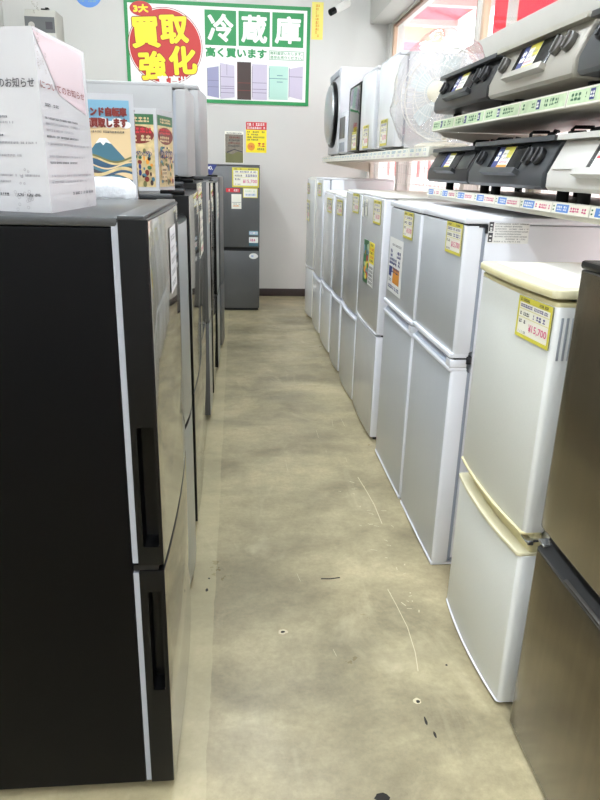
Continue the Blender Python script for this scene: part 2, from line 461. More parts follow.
struct(MB().box(XL-.1, XL, YF, YB, 0, ZC, M['wall']).build('wall_left'))
struct(MB().box(XL, 1.75, YF-.1, YF, 0, ZC, M['wall']).build('wall_front'))
# window wall: plinth, band between the low and the high windows, piers, soffit
w = MB()
w.box(1.38, 1.70, YF, YB, 0, .10, M['wall'])
w.box(1.38, 1.70, YF, YB, 1.92, 2.11, M['band'], .004)
LOWP = [(-3.0, -2.9), (-1.2, -1.1), (.62, .72), (2.45, 2.55), (4.3, 4.4), (6.15, 6.25), (7.60, 7.72)]
for y0, y1 in LOWP: w.box(1.42, 1.68, y0, y1, .10, 1.92, M['wall'])
w.box(1.57, 1.70, YB-.12, YB, 2.11, 2.83, M['wall']); w.box(1.57, 1.70, YF, YF+.3, 2.11, 2.83, M['wall'])
struct(w.build('wall_right'))
struct(MB().box(1.38, 1.75, YF, YB, 2.82, ZC, M['wall'], .006).build('trim_1'))
struct(MB().box(XL, 1.38, YB-.015, YB, 0, .085, M['base_br'], .003).build('baseboard_back'))
# high windows
def window(n, y0, y1, z0, z1, x, low=False):
    f = M['alum']; b = MB(); wd = .035
    for a in ((y0, y0+wd, z0, z1), (y1-wd, y1, z0, z1), (y0+wd, y1-wd, z0, z0+wd), (y0+wd, y1-wd, z1-wd, z1)): b.box(x, x+.07, *a, f, .003)
    o = struct(b.build('window_%d' % n))
    if not low:
        g = MB(); iw = .03; yy0, yy1 = y0+wd, y1-wd
        g.box(x+.012, x+.05, yy1-.05, yy1, z0+wd, z1-wd, M['frame_lt'], .002); g.box(x+.012, x+.05, yy0, yy0+.05, z0+wd, z1-wd, M['frame_br'], .002)
        g.box(x+.012, x+.05, yy0+.05, yy1-.05, z1-wd-.025, z1-wd, M['frame_br'], .002); g.box(x+.012, x+.05, yy0+.05, yy1-.05, z0+wd, z0+wd+.02, M['frame_br'], .002)
        g.build('sash', o)
    MB().box(x+.03, x+.034, y0+wd, y1-wd, z0+wd, z1-wd, M['glass']).build('pane', o)
    return o
n = 0
for y0, y1 in ((4.86, 7.60), (1.95, 4.86), (-.9, 1.95), (-2.7, -.9)):
    n += 1; window(n, y0, y1, 2.11, 2.83, 1.585)
for (a0, a1), (b0, b1) in zip(LOWP, LOWP[1:]):
    n += 1; o = window(n, a1, b0, .10, 1.92, 1.50, True)
    f = MB(); f.box(1.528, 1.529, a1+.036, b0-.036, .136, 1.884, M['film_pink'])
    y = a1+.06
    while y < b0-.2:       # rose grid printed on the film
        f.box(1.5265, 1.5275, y, y+.012, .2, 1.82, M['film_red'])
        if int(y*10) % 3 == 0: f.box(1.5262, 1.5272, y+.03, y+.13, 1.35, 1.75, M['film_red'])
        y += .11
    for k in range(12): f.box(1.5264, 1.5274, a1+.06, b0-.06, .25+k*.13, .258+k*.13, M['film_red'])
    f.build('window_film', o)

# ------------------------------------------------------------------ outside the windows
struct(MB().box(1.75, 14, -6, 14, -.12, -.02, M['ground_out']).build('ground_outside'))
b = MB().box(2.30, 2.304, 9.15, 11.6, 1.9, 3.7, M['banner_pink']); o = tag(centre(b.build('banner')), 'rose banner hanging upright outside the far high window', 'banner')
aw = thing('awning', 'rose awning with pale beams outside the far high window', 'awning', (2.2, 7.6, 0))
MB().prism([(1.95, 3.20), (2.6, 3.06), (2.6, 3.064), (1.95, 3.204)], 1, 5.9, 9.1, M['banner_pink']).build('cloth', aw)
for yy in (6.3, 7.5, 8.5): MB().box(1.95, 2.6, yy, yy+.10, 2.98, 3.04, M['beam']).build('beam', aw)
MB().box(2.54, 2.6, 5.9, 9.1, 2.96, 3.055, M['beam']).build('beam', aw); MB().box(1.95, 2.6, 9.03, 9.1, 2.90, 3.055, M['facade']).build('beam', aw)
for yy in (5.95, 9.0): MB().box(2.54, 2.6, yy-.03, yy+.03, -.02, 2.97, M['beam']).build('post', aw)
b = MB().box(2.0, 2.004, 3.1, 5.75, 2.4, 3.3, M['banner_red']).box(1.994, 1.999, 5.25, 5.45, 2.4, 3.3, M['sign_w'])
tag(centre(b.build('banner')), 'bright red banner with a white stripe outside the second high window', 'banner')

# ------------------------------------------------------------------ printed tags
def price_tag(parent, O, A, B, w, h, big=True):
    r = random.Random(int(abs(O[1])*1000)+int(w*900))
    s = Sheet(O, A, B, .0005); s.board(0, 0, w, h, .003, M['tag_w'], M['tag_g'])
    e = w*.05
    s.rect(0, h*.86, w, h, M['tag_y']); s.rect(0, 0, w, h*.09, M['tag_y']); s.rect(0, h*.09, e, h*.86, M['tag_y']); s.rect(w-e, h*.09, w, h*.86, M['tag_y'])
    s.rect(e, h*.70, w-e, h*.712, M['tag_y'], 2); s.rect(e, h*.5, w-e, h*.512, M['tag_y'], 2)
    s.dashes(w*.08, h*.9, w*.35, h*.96, M['ink'], 3, r); s.dashes(w*.6, h*.9, w*.9, h*.96, M['ink'], 3, r)
    s.dashes(w*.1, h*.75, w*.9, h*.83, M['ink_blue'], 3, r); s.dashes(w*.1, h*.55, w*.4, h*.64, M['ink'], 3, r); s.dashes(w*.5, h*.54, w*.92, h*.66, M['ink_blue'], 3, r)
    s.dashes(w*.1, h*.36, w*.3, h*.45, M['ink'], 3, r)
    s.text('¥', w*.4, h*.2, w*.48, h*.4, M['pink_ink'], 3, .02)
    s.text('15,700', w*.5, h*.2, w*.93, h*.4, M['pink_ink'], 3, .01); s.dashes(w*.1, h*.12, w*.35, h*.18, M['ink_lt'], 3, r)
    return s.build('price_tag', parent)

# ------------------------------------------------------------------ refrigerators
def door_plan(X, y0, y1, t, bulge, r, mf):
    """plan outline of a door; returns points and a material per edge"""
    pts, mt = [], []
    pts.append((X(t), y0)); mt.append(None)
    for k in range(5):
        a = PI/2*k/4; pts.append((X(r-r*math.sin(a)), y0+r-r*math.cos(a))); mt.append(None if k < 3 else mf)
    n = 12
    for k in range(1, n):
        u = -1+2*k/n; yy = (y0+y1)/2+u*((y1-y0)/2-r); pts.append((X(-bulge*(1-u*u)), yy)); mt.append(mf)
    for k in range(5):
        a = PI/2*k/4; pts.append((X(r-r*math.cos(a)), y1-r+r*math.sin(a))); mt.append(mf if k < 2 else None)
    pts.append((X(t), y1)); mt.append(None)
    return pts, mt

class Fridge:
    def __init__(s, xf, right, y0, y1, H, depth, label, group, name='refrigerator', z0=0.):
        s.xf, s.right, s.y0, s.y1, s.H, s.depth, s.z0 = xf, right, y0, y1, H, depth, z0
        s.X = (lambda d: xf+d) if right else (lambda d: xf-d)
        s.root = thing(name, label, 'refrigerator', (s.X(depth/2), (y0+y1)/2, z0), group)
    def xr(s, d0, d1): return tuple(sorted((s.X(d0), s.X(d1))))
    def body(s, m, t, z0=.03, zt=None, top=None, back=None):
        zt = s.H if zt is None else zt
        s.b = MB().box(*s.xr(t+.012, s.depth), s.y0, s.y1, s.z0+z0, s.z0+zt, m, .006).build('body', s.root)
        for yy in (s.y0+.05, s.y1-.05):
            for d in (t+.05, s.depth-.06): MB().cyl((s.X(d), yy, s.z0), (s.X(d), yy, s.z0+z0+.004), .018, M['foot']).build('foot', s.root)
    def toptile(s, m, d0, z0, z1, name='top_panel', ov=.0):
        return MB().box(*s.xr(d0, s.depth), s.y0-ov, s.y1+ov, s.z0+z0, s.z0+z1, m, .006).build(name, s.root)
    def door(s, z0, z1, mf, ms, t=.055, bulge=0., r=.012, name='fridge_door', gasket=M['gasket'], bev=.003, inset=0.):
        pts, mt = door_plan(s.X, s.y0+inset, s.y1-inset, t, bulge, r, mf)
        o = MB().prism(pts, 2, s.z0+z0, s.z0+z1, ms, bev, 2, mt).build(name, s.root)
        if gasket:
            MB().box(*s.xr(t, t+.0118), s.y0+.002, s.y1-.002, s.z0+z0+.006, s.z0+z1-.006, gasket).build('gasket', o)
        return o
    def strip(s, z0, z1, m, d0=-.008, d1=.05, bulge=0., r=.01, name='handle', parent=None, bev=.003):
        X = lambda d: s.X(d+d0)
        pts, mt = door_plan(X, s.y0+.001, s.y1-.001, d1-d0, bulge, r, None)
        return MB().prism(pts, 2, s.z0+z0, s.z0+z1, m, bev, 2, mt).build(name, parent or s.root)
    def front_d(s, y, bulge):
        u = (y-(s.y0+s.y1)/2)/((s.y1-s.y0)/2); return -bulge*(1-u*u)
    def sheet_axes(s, ya, yb, bulge, lift=.0035):
        """printed sheet on the door from ya (its left for the reader) to yb"""
        pa = Vector((s.X(s.front_d(ya, bulge)-lift), ya, 0)); pb = Vector((s.X(s.front_d(yb, bulge)-lift), yb, 0))
        return pa, pb
    def tag(s, parent, ylo, yhi, zlo, zhi, bulge=0.):
        ya, yb = (yhi, ylo) if s.right else (ylo, yhi)
        pa, pb = s.sheet_axes(ya, yb, bulge)
        return price_tag(parent, (pa.x, pa.y, zlo), pb-pa, (0, 0, 1), (pb-pa).length, zhi-zlo)
    def sheet(s, ylo, yhi, zlo, bulge=0., lift=.0022):
        ya, yb = (yhi, ylo) if s.right else (ylo, yhi)
        pa, pb = s.sheet_axes(ya, yb, bulge, lift)
        return Sheet((pa.x, pa.y, zlo), pb-pa, (0, 0, 1)), (pb-pa).length

GR = 'used refrigerators in the right row'; GL = 'used refrigerators in the left row'
XR = .72
# R1 dark bronze, nearest on the right
f = Fridge(XR, True, .83, 1.372, 1.232, .60, 'dark bronze metal refrigerator, nearest in the row opposite the black ones', GR)
f.body(M['black_matt'], .06); f.toptile(M['black'], .0, 1.215, 1.2325)
d1 = f.door(.605, 1.213, M['bronze'], M['bronze_side'], .06, .004, .014, 'fridge_door')
d2 = f.door(.014, .545, M['bronze'], M['bronze_side'], .06, .004, .014, 'freezer_door')
MB().prism([(f.X(.003), .545), (f.X(.058), .545), (f.X(.058), .603), (f.X(.04), .603), (f.X(.03), .565)], 1, f.y0+.004, f.y1-.004, M['recess']).build('handle_recess', d2)
MB().prism([(f.X(-.003), .533), (f.X(.006), .533), (f.X(.006), .553), (f.X(-.001), .55)], 1, f.y0+.06, f.y1-.15, M['bronze_side'], .002).build('handle', d2)
MB().box(f.X(.01), f.X(.09), f.y0+.01, f.y1-.01, .002, .013, M['gap']).build('kick_plate', f.root)
MB().box(f.X(.006), f.X(.05), f.y1-.03, f.y1+.004, .556, .564, M['chrome'], .002).build('hinge', f.root)

# R2 ivory two-door with yellowed trim
f = Fridge(.712, True, 1.432, 1.915, 1.158, .58, 'ivory two-door refrigerator with yellowed cap and handle strip, beside the dark bronze one', GR)
f.body(M['white_warm'], .055, zt=1.136)
X2 = lambda d: f.X(d)
cap, mt = door_plan(lambda d: f.X(d-.012), f.y0-.004, f.y1+.004, .55, .014, .02, M['cream_dirty'])
MB().prism(cap, 2, 1.137, 1.158, M['cream'], .005, 2, mt).build('top_panel', f.root)
MB().box(f.X(.03), f.X(.56), f.y0+.03, f.y1-.03, 1.1575, 1.1605, M['white_warm'], .001).build('top_liner', f.root)
f.strip(1.118, 1.129, M['cream_dirty'], .0, .055, .013, .012, 'trim_strip')
d1 = f.door(.545, 1.119, M['cream_face'], M['gloss_white'], .055, .013, .014, 'fridge_door', M['gasket'])
f.strip(.539, .547, M['cream_dirty'], -.005, .05, .014, .012, 'trim_strip', d1)
d2 = f.door(.013, .478, M['cream_face'], M['gloss_white'], .055, .013, .014, 'freezer_door', M['gasket'])
f.strip(.476, .488, M['cream'], -.006, .053, .015, .012, 'handle', d2)
hp, mt = door_plan(lambda d: f.X(d+.026), f.y0+.004, f.y1-.003, .028, .012, .01, None)
MB().prism(hp, 2, .488, .540, M['cream_dirty']).build('handle_recess', d2)
MB().box(f.X(.01), f.X(.05), f.y0-.004, f.y0+.03, .520, .527, M['chrome'], .002).box(f.X(.012), f.X(.028), f.y0-.012, f.y0-.002, .516, .529, M['chrome'], .003).build('hinge', f.root)
f.strip(.010, .0145, M['white'], -.003, .05, .014, .012, 'trim_strip', d2)
for k in range(3):
    xx = f.X(.016+k*.013); MB().box(xx, xx+.006, f.y0-.0015, f.y0+.003, .995, 1.095, M['gasket'], .001).build('finger_groove', d1)
MB().box(f.X(.02), f.X(.09), f.y0+.01, f.y1-.01, .002, .010, M['gap']).build('kick_plate', f.root)
f.tag(d1, 1.437, 1.60, 1.018, 1.118, .013)

# R3, R4 white and pearl two-door pair
def pair(y0, y1, H, zs, label, tagpos):
    f = Fridge(XR, True, y0, y1, H, .595, label, GR)
    f.body(M['white'], .058, zt=H-.024)
    f.toptile(M['white'], -.004, H-.022, H, ov=.001)
    MB().box(f.X(.012), f.X(.055), y0+.002, y1-.002, H-.0275, H-.0215, M['gap']).build('gap_seal', f.root)
    MB().box(f.X(.045), f.X(.075), y0-.002, y0+.02, H-.032, H-.024, M['gap']).box(f.X(.066), f.X(.075), y0-.002, y0+.01, H-.05, H-.03, M['gap']).build('hinge', f.root)
    d1 = f.door(zs+.046, H-.028, M['pearl'], M['white'], .058, .002, .012, 'freezer_door', M['gasket2'])
    f.strip(zs+.03, zs+.047, M['white'], -.008, .055, .002, .008, 'trim_strip', d1)
    d2 = f.door(.014, zs-.016, M['pearl'], M['white'], .058, .002, .012, 'fridge_door', M['gasket2'])
    f.strip(zs-.018, zs-.004, M['white'], -.006, .055, .002, .008, 'trim_strip', d2)
    MB().prism([(f.X(.0), zs-.006), (f.X(.05), zs-.006), (f.X(.05), zs+.024), (f.X(.03), zs+.024)], 1, y0+.05, y1-.004, M['handle_blue'], .001).build('handle', d2)
    MB().box(f.X(-.005), f.X(.055), y0+.001, y0+.05, zs-.0035, zs+.024, M['white'], .003).build('handle_cap', d2)
    MB().box(f.X(.01), f.X(.06), y0+.003, y0+.05, zs+.0245, zs+.0295, M['gap']).box(f.X(.05), f.X(.068), y0-.001, y0+.02, zs+.008, zs+.036, M['gap'], .002).build('hinge', f.root)
    MB().box(f.X(.0), f.X(.09), y0+.004, y1-.004, .002, .0105, M['white']).build('kick_plate', f.root)
    f.strip(.0105, .0165, M['white'], -.003, .05, .002, .01, 'trim_strip', d2)
    f.tag(d1, *tagpos, .002); return f, d1, d2
f, d1, d2 = pair(2.13, 2.635, 1.268, .777, 'white two-door refrigerator with black instruction label on its side, right behind the ivory one', (2.143, 2.305, 1.143, 1.243))
s = Sheet((.795, 2.1294, 1.188), (1, 0, 0), (0, 0, 1)); s.board(0, 0, .135, .068, .0002, M['sign_w'])
s.rect(.002, .037, .017, .066, M['ink']); s.rect(.002, .004, .017, .033, M['ink'])
for k, z in enumerate((.046, .056, .040)): s.rect(.006, z-.001, .013, z+.003, M['sign_w'], 2)
for z in (.008, .02): s.rect(.006, z, .013, z+.004, M['sign_w'], 2)
for k in range(8): s.dashes(.022 if k != 1 else .06, .004+k*.0078, .132 if k % 3 else .11, .008+k*.0078, M['ink_lt'], 2)
s.build('instruction_label', f.b)

f, d1, d2 = pair(2.665, 3.21, 1.266, .768, 'white two-door refrigerator with silver-grey front and navy-lettered white notice on its door', (2.765, 2.92, 1.13, 1.238))
s, w = f.sheet(2.90, 3.17, .865, .002); h = .245
s.board(0, 0, w, h, .0006, M['sign_w'])
s.dashes(.06, h-.035, w-.03, h-.025, M['ink_lt']); s.dashes(.02, h-.085, w-.03, h-.052, M['navy']); s.dashes(.02, h-.12, w-.03, h-.09, M['navy']); s.dashes(.02, h-.155, w-.05, h-.128, M['navy'])
s.rect(.10, .045, w-.04, .115, M['orange']); s.rect(.02, .07, .075, .115, M['navy']); s.dashes(.03, .045, .08, .06, M['ink_lt']); s.dashes(.02, .015, w-.03, .032, M['navy'])
s.build('notice_sticker', d1)

# R5 .. R10 bottom-freezer fridges
def bottom(y0, y1, H, zs, label, mf, ms, mb, bulge, r, tagpos, lip=None, xf=XR, gap=.012, t=.055, strip_m=None):
    f = Fridge(xf, True, y0, y1, H, .595, label, GR)
    f.body(mb, t, zt=H-.012); f.toptile(mb, .004, H-.012, H)
    d1 = f.door(zs+gap/2, H-.014, mf, ms, t, bulge, r, 'fridge_door', M['gasket'])
    d2 = f.door(.018, zs-gap/2-(.03 if lip else 0), mf, ms, t, bulge, r, 'freezer_door', M['gasket'])
    if lip:
        f.strip(zs-.036, zs-.018, lip, -.007, .05, bulge, r, 'handle', d2)
        hp, mt = door_plan(lambda d: f.X(d+.02), y0+.005, y1-.005, .03, bulge, r, None)
        MB().prism(hp, 2, zs-.018, zs+.003, M['handle_blue']).build('handle_recess', d2)
    if strip_m: f.strip(zs+gap/2-.002, zs+gap/2+.006, strip_m, -.003, .05, bulge, r, 'trim_strip', d1)
    MB().box(f.X(.02), f.X(.09), y0+.01, y1-.01, .003, .017, M['gap']).build('kick_plate', f.root)
    MB().box(f.X(.03), f.X(.065), y0+.004, y0+.03, zs-gap/2-(.0 if lip else .0), zs+gap/2, M['gap']).build('hinge', f.root)
    if tagpos: f.tag(d1, *tagpos, bulge)
    return f, d1, d2
f, d1, d2 = bottom(3.36, 3.965, 1.28, .583, 'white refrigerator with grey glossy front and colourful food sticker on its door', M['pearl_gray'], M['white'], M['white_warm'], .008, .012, (3.41, 3.57, 1.14, 1.255), strip_m=M['white'])
s, w = f.sheet(3.49, 3.78, .81, .008, .004); h = .23; s.board(0, 0, w, h, .0006, M['sign_w'])
s.rect(.0, .0, w*.5, h, M['dkgreen'])
rr = random.Random(3); cols = [M['green'], M['red2'], M['orange'], M['yellow'], M['teal'], M['maroon'], M['ltgreen'], M['sky_ink']]
for k in range(26): s.ell(rr.uniform(.03, w*.52), rr.uniform(.03, h-.03), rr.uniform(.015, .03), rr.uniform(.012, .026), cols[k % 8], 2+k % 5, 10)
s.rect(w*.55, h*.52, w, h, M['yellow'], 1)
for k in range(5): s.dashes(w*.6, h*.56+k*.02, w*.95, h*.56+k*.02+.012, M['red2'] if k % 2 else M['ink'], 3)
for k in range(5): s.dashes(w*.58, .012+k*.02, w*.95, .024+k*.02, M['ink'], 3)
s.build('food_sticker', d1)
for k, (ya, za) in enumerate(((3.86, 1.15), (3.74, 1.16))):
    s, w = f.sheet(ya, ya+.06, za, .008, .004); s.board(0, 0, w, .09, .0005, M['tag_w']); s.dashes(.006, .05, w-.006, .07, M['ink_lt']); s.build('sticker', d1)
f, d1, d2 = bottom(3.985, 4.565, 1.276, .56, 'pale grey refrigerator with white handle lip, right behind the one with the food sticker', M['pearl_gray'], M['white'], M['white_warm'], .012, .016, (4.04, 4.2, 1.155, 1.265), M['white'])
f, d1, d2 = bottom(4.62, 5.08, 1.232, .545, 'low grey-fronted refrigerator, the nearer of the two lower ones in the white row', M['pearl_gray'], M['white'], M['white_warm'], .012, .016, (4.67, 4.86, 1.10, 1.20), M['white'])
f, d1, d2 = bottom(5.14, 5.72, 1.236, .53, 'low pale-fronted refrigerator, the farther of the two lower ones in the white row', M['gloss_white'], M['white'], M['white_warm'], .01, .014, (5.2, 5.42, 1.085, 1.19), M['white'])
f, d1, d2 = bottom(5.80, 6.36, 1.328, .495, 'tall white refrigerator, second from the back wall in the white row', M['gloss_white'], M['white'], M['white'], .012, .016, (5.88, 6.08, 1.18, 1.285), M['white'])
f, d1, d2 = bottom(6.43, 7.02, 1.32, .485, 'tall ivory refrigerator with rounded door edges, nearest the back wall in the white row', M['gloss_white'], M['white_warm'], M['white_warm'], .03, .03, (6.60, 6.83, .92, 1.115), None, strip_m=M['white'])
f.tag(d1, 6.62, 6.80, 1.17, 1.265, .03)

# left row -------------------------------------------------------------
def left(xf, y0, y1, H, zs, label, mf, ms, mb, bulge, t=.055, r=.006, gap=.012, tagpos=None, gk=M['gap'], arm=True, order=('fridge_door', 'freezer_door')):
    f = Fridge(xf, False, y0, y1, H, .66, label, GL)
    f.body(mb, t, zt=H-.018); f.toptile(M['top_gray'], t-.0, H-.018, H)
    d1 = f.door(zs+gap/2, H-.004, mf, ms, t, bulge, r, order[0], gk)
    d2 = f.door(.03, zs-gap/2, mf, ms, t, bulge, r, order[1], gk)
    MB().box(*f.xr(.012, t+.01), y0+.004, y1-.004, zs-gap/2, zs+gap/2, M['recess']).build('gap_seal', f.root)
    if arm: MB().box(*f.xr(.015, .10), y0+.015, y0+.055, H-.003, H+.012, M['black'], .004).build('hinge_cover', f.root)
    if tagpos:
        s, w = f.sheet(*tagpos[:3], bulge, .003); h = tagpos[3]-tagpos[2]; s.board(0, 0, w, h, .0006, M['tag_w'])
        for k in range(5): s.dashes(.01, h*(.1+k*.17), w-.02, h*(.18+k*.17), M['ink_lt'] if k else M['pink_ink'])
        s.build('paper_label', d1)
    return f, d1, d2
f, d1, d2 = left(-.153, 1.222, 1.855, 1.313, .610, 'black refrigerator with mirrored glass doors and side handle slots, nearest of the black row', M['mirror'], M['black'], M['black_matt'], .008, .052, .004, gk=M['gasket'], arm=False)
MB().box(*f.xr(.006, .053), f.y0+.001, f.y1-.001, 1.308, 1.315, M['top_gray'], .002).build('door_cap', d1)
cut(d1, MB().box(*f.xr(.008, .040), f.y0-.02, f.y0+.05, .660, .922, M['recess'], .004))
cut(d2, MB().box(*f.xr(.010, .036), f.y0-.02, f.y0+.05, .297, .553, M['recess'], .004))
s, w = f.sheet(1.50, 1.64, 1.13, .008, .003); s.board(0, 0, w, .14, .0006, M['paper'])
for k in range(5): s.dashes(.01, .012+k*.025, w-.02, .024+k*.025, M['ink_lt'])
s.build('paper_label', d1)
f, d1, d2 = left(-.182, 1.90, 2.425, 1.245, .615, 'silver-grey curved glass refrigerator, second in the black row behind the nearest', M['mirror_gray'], M['black'], M['black_matt'], .026, .06, .006)
f, d1, d2 = left(-.163, 2.45, 3.06, 1.305, .585, 'black-sided mirror-door refrigerator, third in the black row', M['mirror'], M['black'], M['black_matt'], .004, .055, .004)
f, d1, d2 = left(-.170, 3.08, 3.67, 1.332, .612, 'black-sided mirror-door refrigerator under the nearer white small fridge, fourth in the black row', M['mirror'], M['black'], M['black_matt'], .004, .055, .004, tagpos=(3.2, 3.42, 1.0, 1.2))
f, d1, d2 = left(-.155, 3.69, 4.075, 1.325, .575, 'narrow silver-front refrigerator under the farther white small fridge, fifth in the black row', M['mirror_gray'], M['dark_gray'], M['black_matt'], .004, .055, .006, tagpos=(3.78, 3.95, 1.1, 1.22))
f, d1, d2 = left(-.148, 4.10, 4.65, 1.31, .57, 'black-sided mirror-door refrigerator, sixth in the black row', M['mirror'], M['black'], M['black_matt'], .004, .055, .005)
f, d1, d2 = left(-.135, 4.68, 5.28, 1.30, .55, 'grey glass refrigerator, seventh in the black row, just before the dark rounded one', M['mirror_gray'], M['black'], M['black_matt'], .004, .055, .005, tagpos=(4.8, 5.1, 1.05, 1.22))
f, d1, d2 = left(-.122, 5.31, 5.95, 1.325, .52, 'dark grey refrigerator with rounded door edge, last of the black row before the back wall', M['dark_gray'], M['dark_gray'], M['dark_gray'], .018, .06, .025, order=('fridge_door', 'freezer_door'))

# far fridge standing against the back wall, facing the camera -----------
fx0, fx1, fy = -.37, .229, 6.85
t = thing('refrigerator', 'dark grey two-door refrigerator facing the aisle, standing alone against the back wall', 'refrigerator', ((fx0+fx1)/2, 7.15, 0))
MB().box(fx0, fx1, fy+.066, 7.46, .03, 1.405, M['dark_gray'], .006).build('body', t)
for xx in (fx0+.05, fx1-.05):
    for yy in (fy+.1, 7.4): MB().cyl((xx, yy, 0), (xx, yy, .034), .018, M['foot']).build('foot', t)
MB().box(fx0, fx1, fy-.002, 7.46, 1.405, 1.418, M['dark_gray'], .004).build('top_panel', t)
d1 = MB().box(fx0, fx1, fy, fy+.055, .640, 1.403, M['dark_gray'], .006).build('fridge_door', t)
d2 = MB().box(fx0, fx1, fy, fy+.055, .03, .604, M['dark_gray'], .006).build('freezer_door', t)
MB().box(fx0+.004, fx1-.004, fy+.012, fy+.06, .604, .640, M['recess']).build('handle_recess', t)
MB().box(fx0+.01, fx1-.01, fy+.02, fy+.09, .006, .028, M['gap']).build('kick_plate', t)
def fsheet(x, z): return Sheet((x, fy-.0022, z), (1, 0, 0), (0, 0, 1), .0006)
price_tag(d1, (-.038, fy-.0036, 1.21), (1, 0, 0), (0, 0, 1), .258, .18)
s = fsheet(-.098, 1.163); s.board(0, 0, .135, .036, .0018, M['red2']); s.dashes(.015, .008, .12, .028, M['sign_w']); s.build('red_label', d1)
s = fsheet(.066, 1.113); s.board(0, 0, .142, .092, .0018, M['tag_y']); s.rect(.006, .006, .136, .086, M['tag_w']); s.dashes(.02, .055, .12, .07, M['ltgreen']); s.dashes(.02, .022, .12, .038, M['ltblue']); s.build('yellow_label', d1)
s = fsheet(-.046, 1.008); s.board(0, 0, .096, .138, .0018, M['tag_w']); s.rect(.006, .058, .09, .062, M['ink_lt']); s.dashes(.015, .02, .08, .035, M['orange']); s.dashes(.015, .04, .08, .05, M['ink_lt']); s.build('paper_label', d1)
s = fsheet(.124, .760); s.board(0, 0, .09, .04, .0018, M['sky_ink']); s.rect(.006, .008, .084, .032, M['sign_w']); s.dashes(.012, .012, .078, .028, M['ltblue']); s.build('sticker', d1)
s = fsheet(.124, .655); s.board(0, 0, .09, .085, .0018, M['sign_w']); s.rect(0, 0, .09, .03, M['teal']); s.dashes(.01, .045, .08, .07, M['pink_ink']); s.build('sticker', d1)
s = fsheet(.124, .527); s.mb.face([s.P(.045+.045*math.cos(2*PI*k/32), .028+.028*math.sin(2*PI*k/32), 0) for k in range(32)], M['sign_w']); s.dashes(.02, .02, .07, .036, M['ltblue'], 1); s.build('sticker', d2)
s = fsheet(-.30, 1.30); s.poly([(0, .112), (.055, 0), (.12, .112)], M['navy'], 0); s.text('00.', .015, .065, .08, .098, M['sign_w'], 1, .02); s.build('corner_flag', d1)

# ------------------------------------------------------------------ small white fridges stacked on the left row
def small(xf, right, y0, y1, z0, H, depth, label, group, mf, ms, mb, bulge=.012, t=.045, r=.012, tagpos=None, topc=None):
    f = Fridge(xf, right, y0, y1, H, depth, label, group, 'compact_refrigerator', z0)
    f.body(mb, t, z0=.015, zt=H-.008); f.toptile(topc or mb, .006, H-.02, H)
    d = f.door(.02, H-.022, mf, ms, t, bulge, r, 'door', M['gasket'])
    if tagpos: f.tag(d, *tagpos, bulge)
    return f, d
GS = 'white compact refrigerators stacked on the black row'
f, d = small(-.205, False, 3.10, 3.62, 1.333, .388, .50, 'white compact refrigerator stacked on the black row, right behind the red poster pillar', GS, M['white_old'], M['white_old'], M['white_old'], .012, tagpos=None)
f, d = small(-.185, False, 3.80, 4.56, 1.3255, .462, .48, 'taller white compact refrigerator stacked on the black row, nearer the wall sign', GS, M['white_old'], M['white_old'], M['white_old'], .02)

# ------------------------------------------------------------------ shelving on the window side
XS = .85
def rack(y0, y1, levels, label, mesh_z):
    r = thing('shelf_rack', label, 'shelving', ((XS+1.34)/2, (y0+y1)/2, 0), 'white shop racks by the windows')
    for yy in (y0+.02, y1-.02): MB().box(1.325, 1.36, yy-.02, yy+.02, 0, max(levels)+.02, M['rack_w'], .002).build('post', r)
    for z in levels:
        MB().box(XS+.006, 1.33, y0, y1, z-.035, z, M['rack_w'], .002).build('shelf_board', r)
        for yy in ((y0+.012, y1-.012) if z > 1.4 else ()):
            MB().prism([(XS+.02, z-.036), (1.33, z-.036), (1.33, z-.13), (1.25, z-.11), (XS+.05, z-.055)], 1, yy-.0015, yy+.0015, M['rack_w']).build('bracket', r)
    g = MB(); yy = y0+.05
    while yy < y1-.03: g.tube([(1.335, yy, mesh_z[0]), (1.335, yy, mesh_z[1])], .0016, M['wire'], 5); yy += .075
    z = mesh_z[0]
    while z < mesh_z[1]: g.tube([(1.338, y0+.02, z), (1.338, y1-.02, z)], .0016, M['wire'], 5); z += .075
    g.build('wire_mesh', r)
    return r
rk = rack(1.15, 3.08, (1.325, 1.598), 'white rack holding the gas stoves on two shelves by the window', (1.33, 1.6))
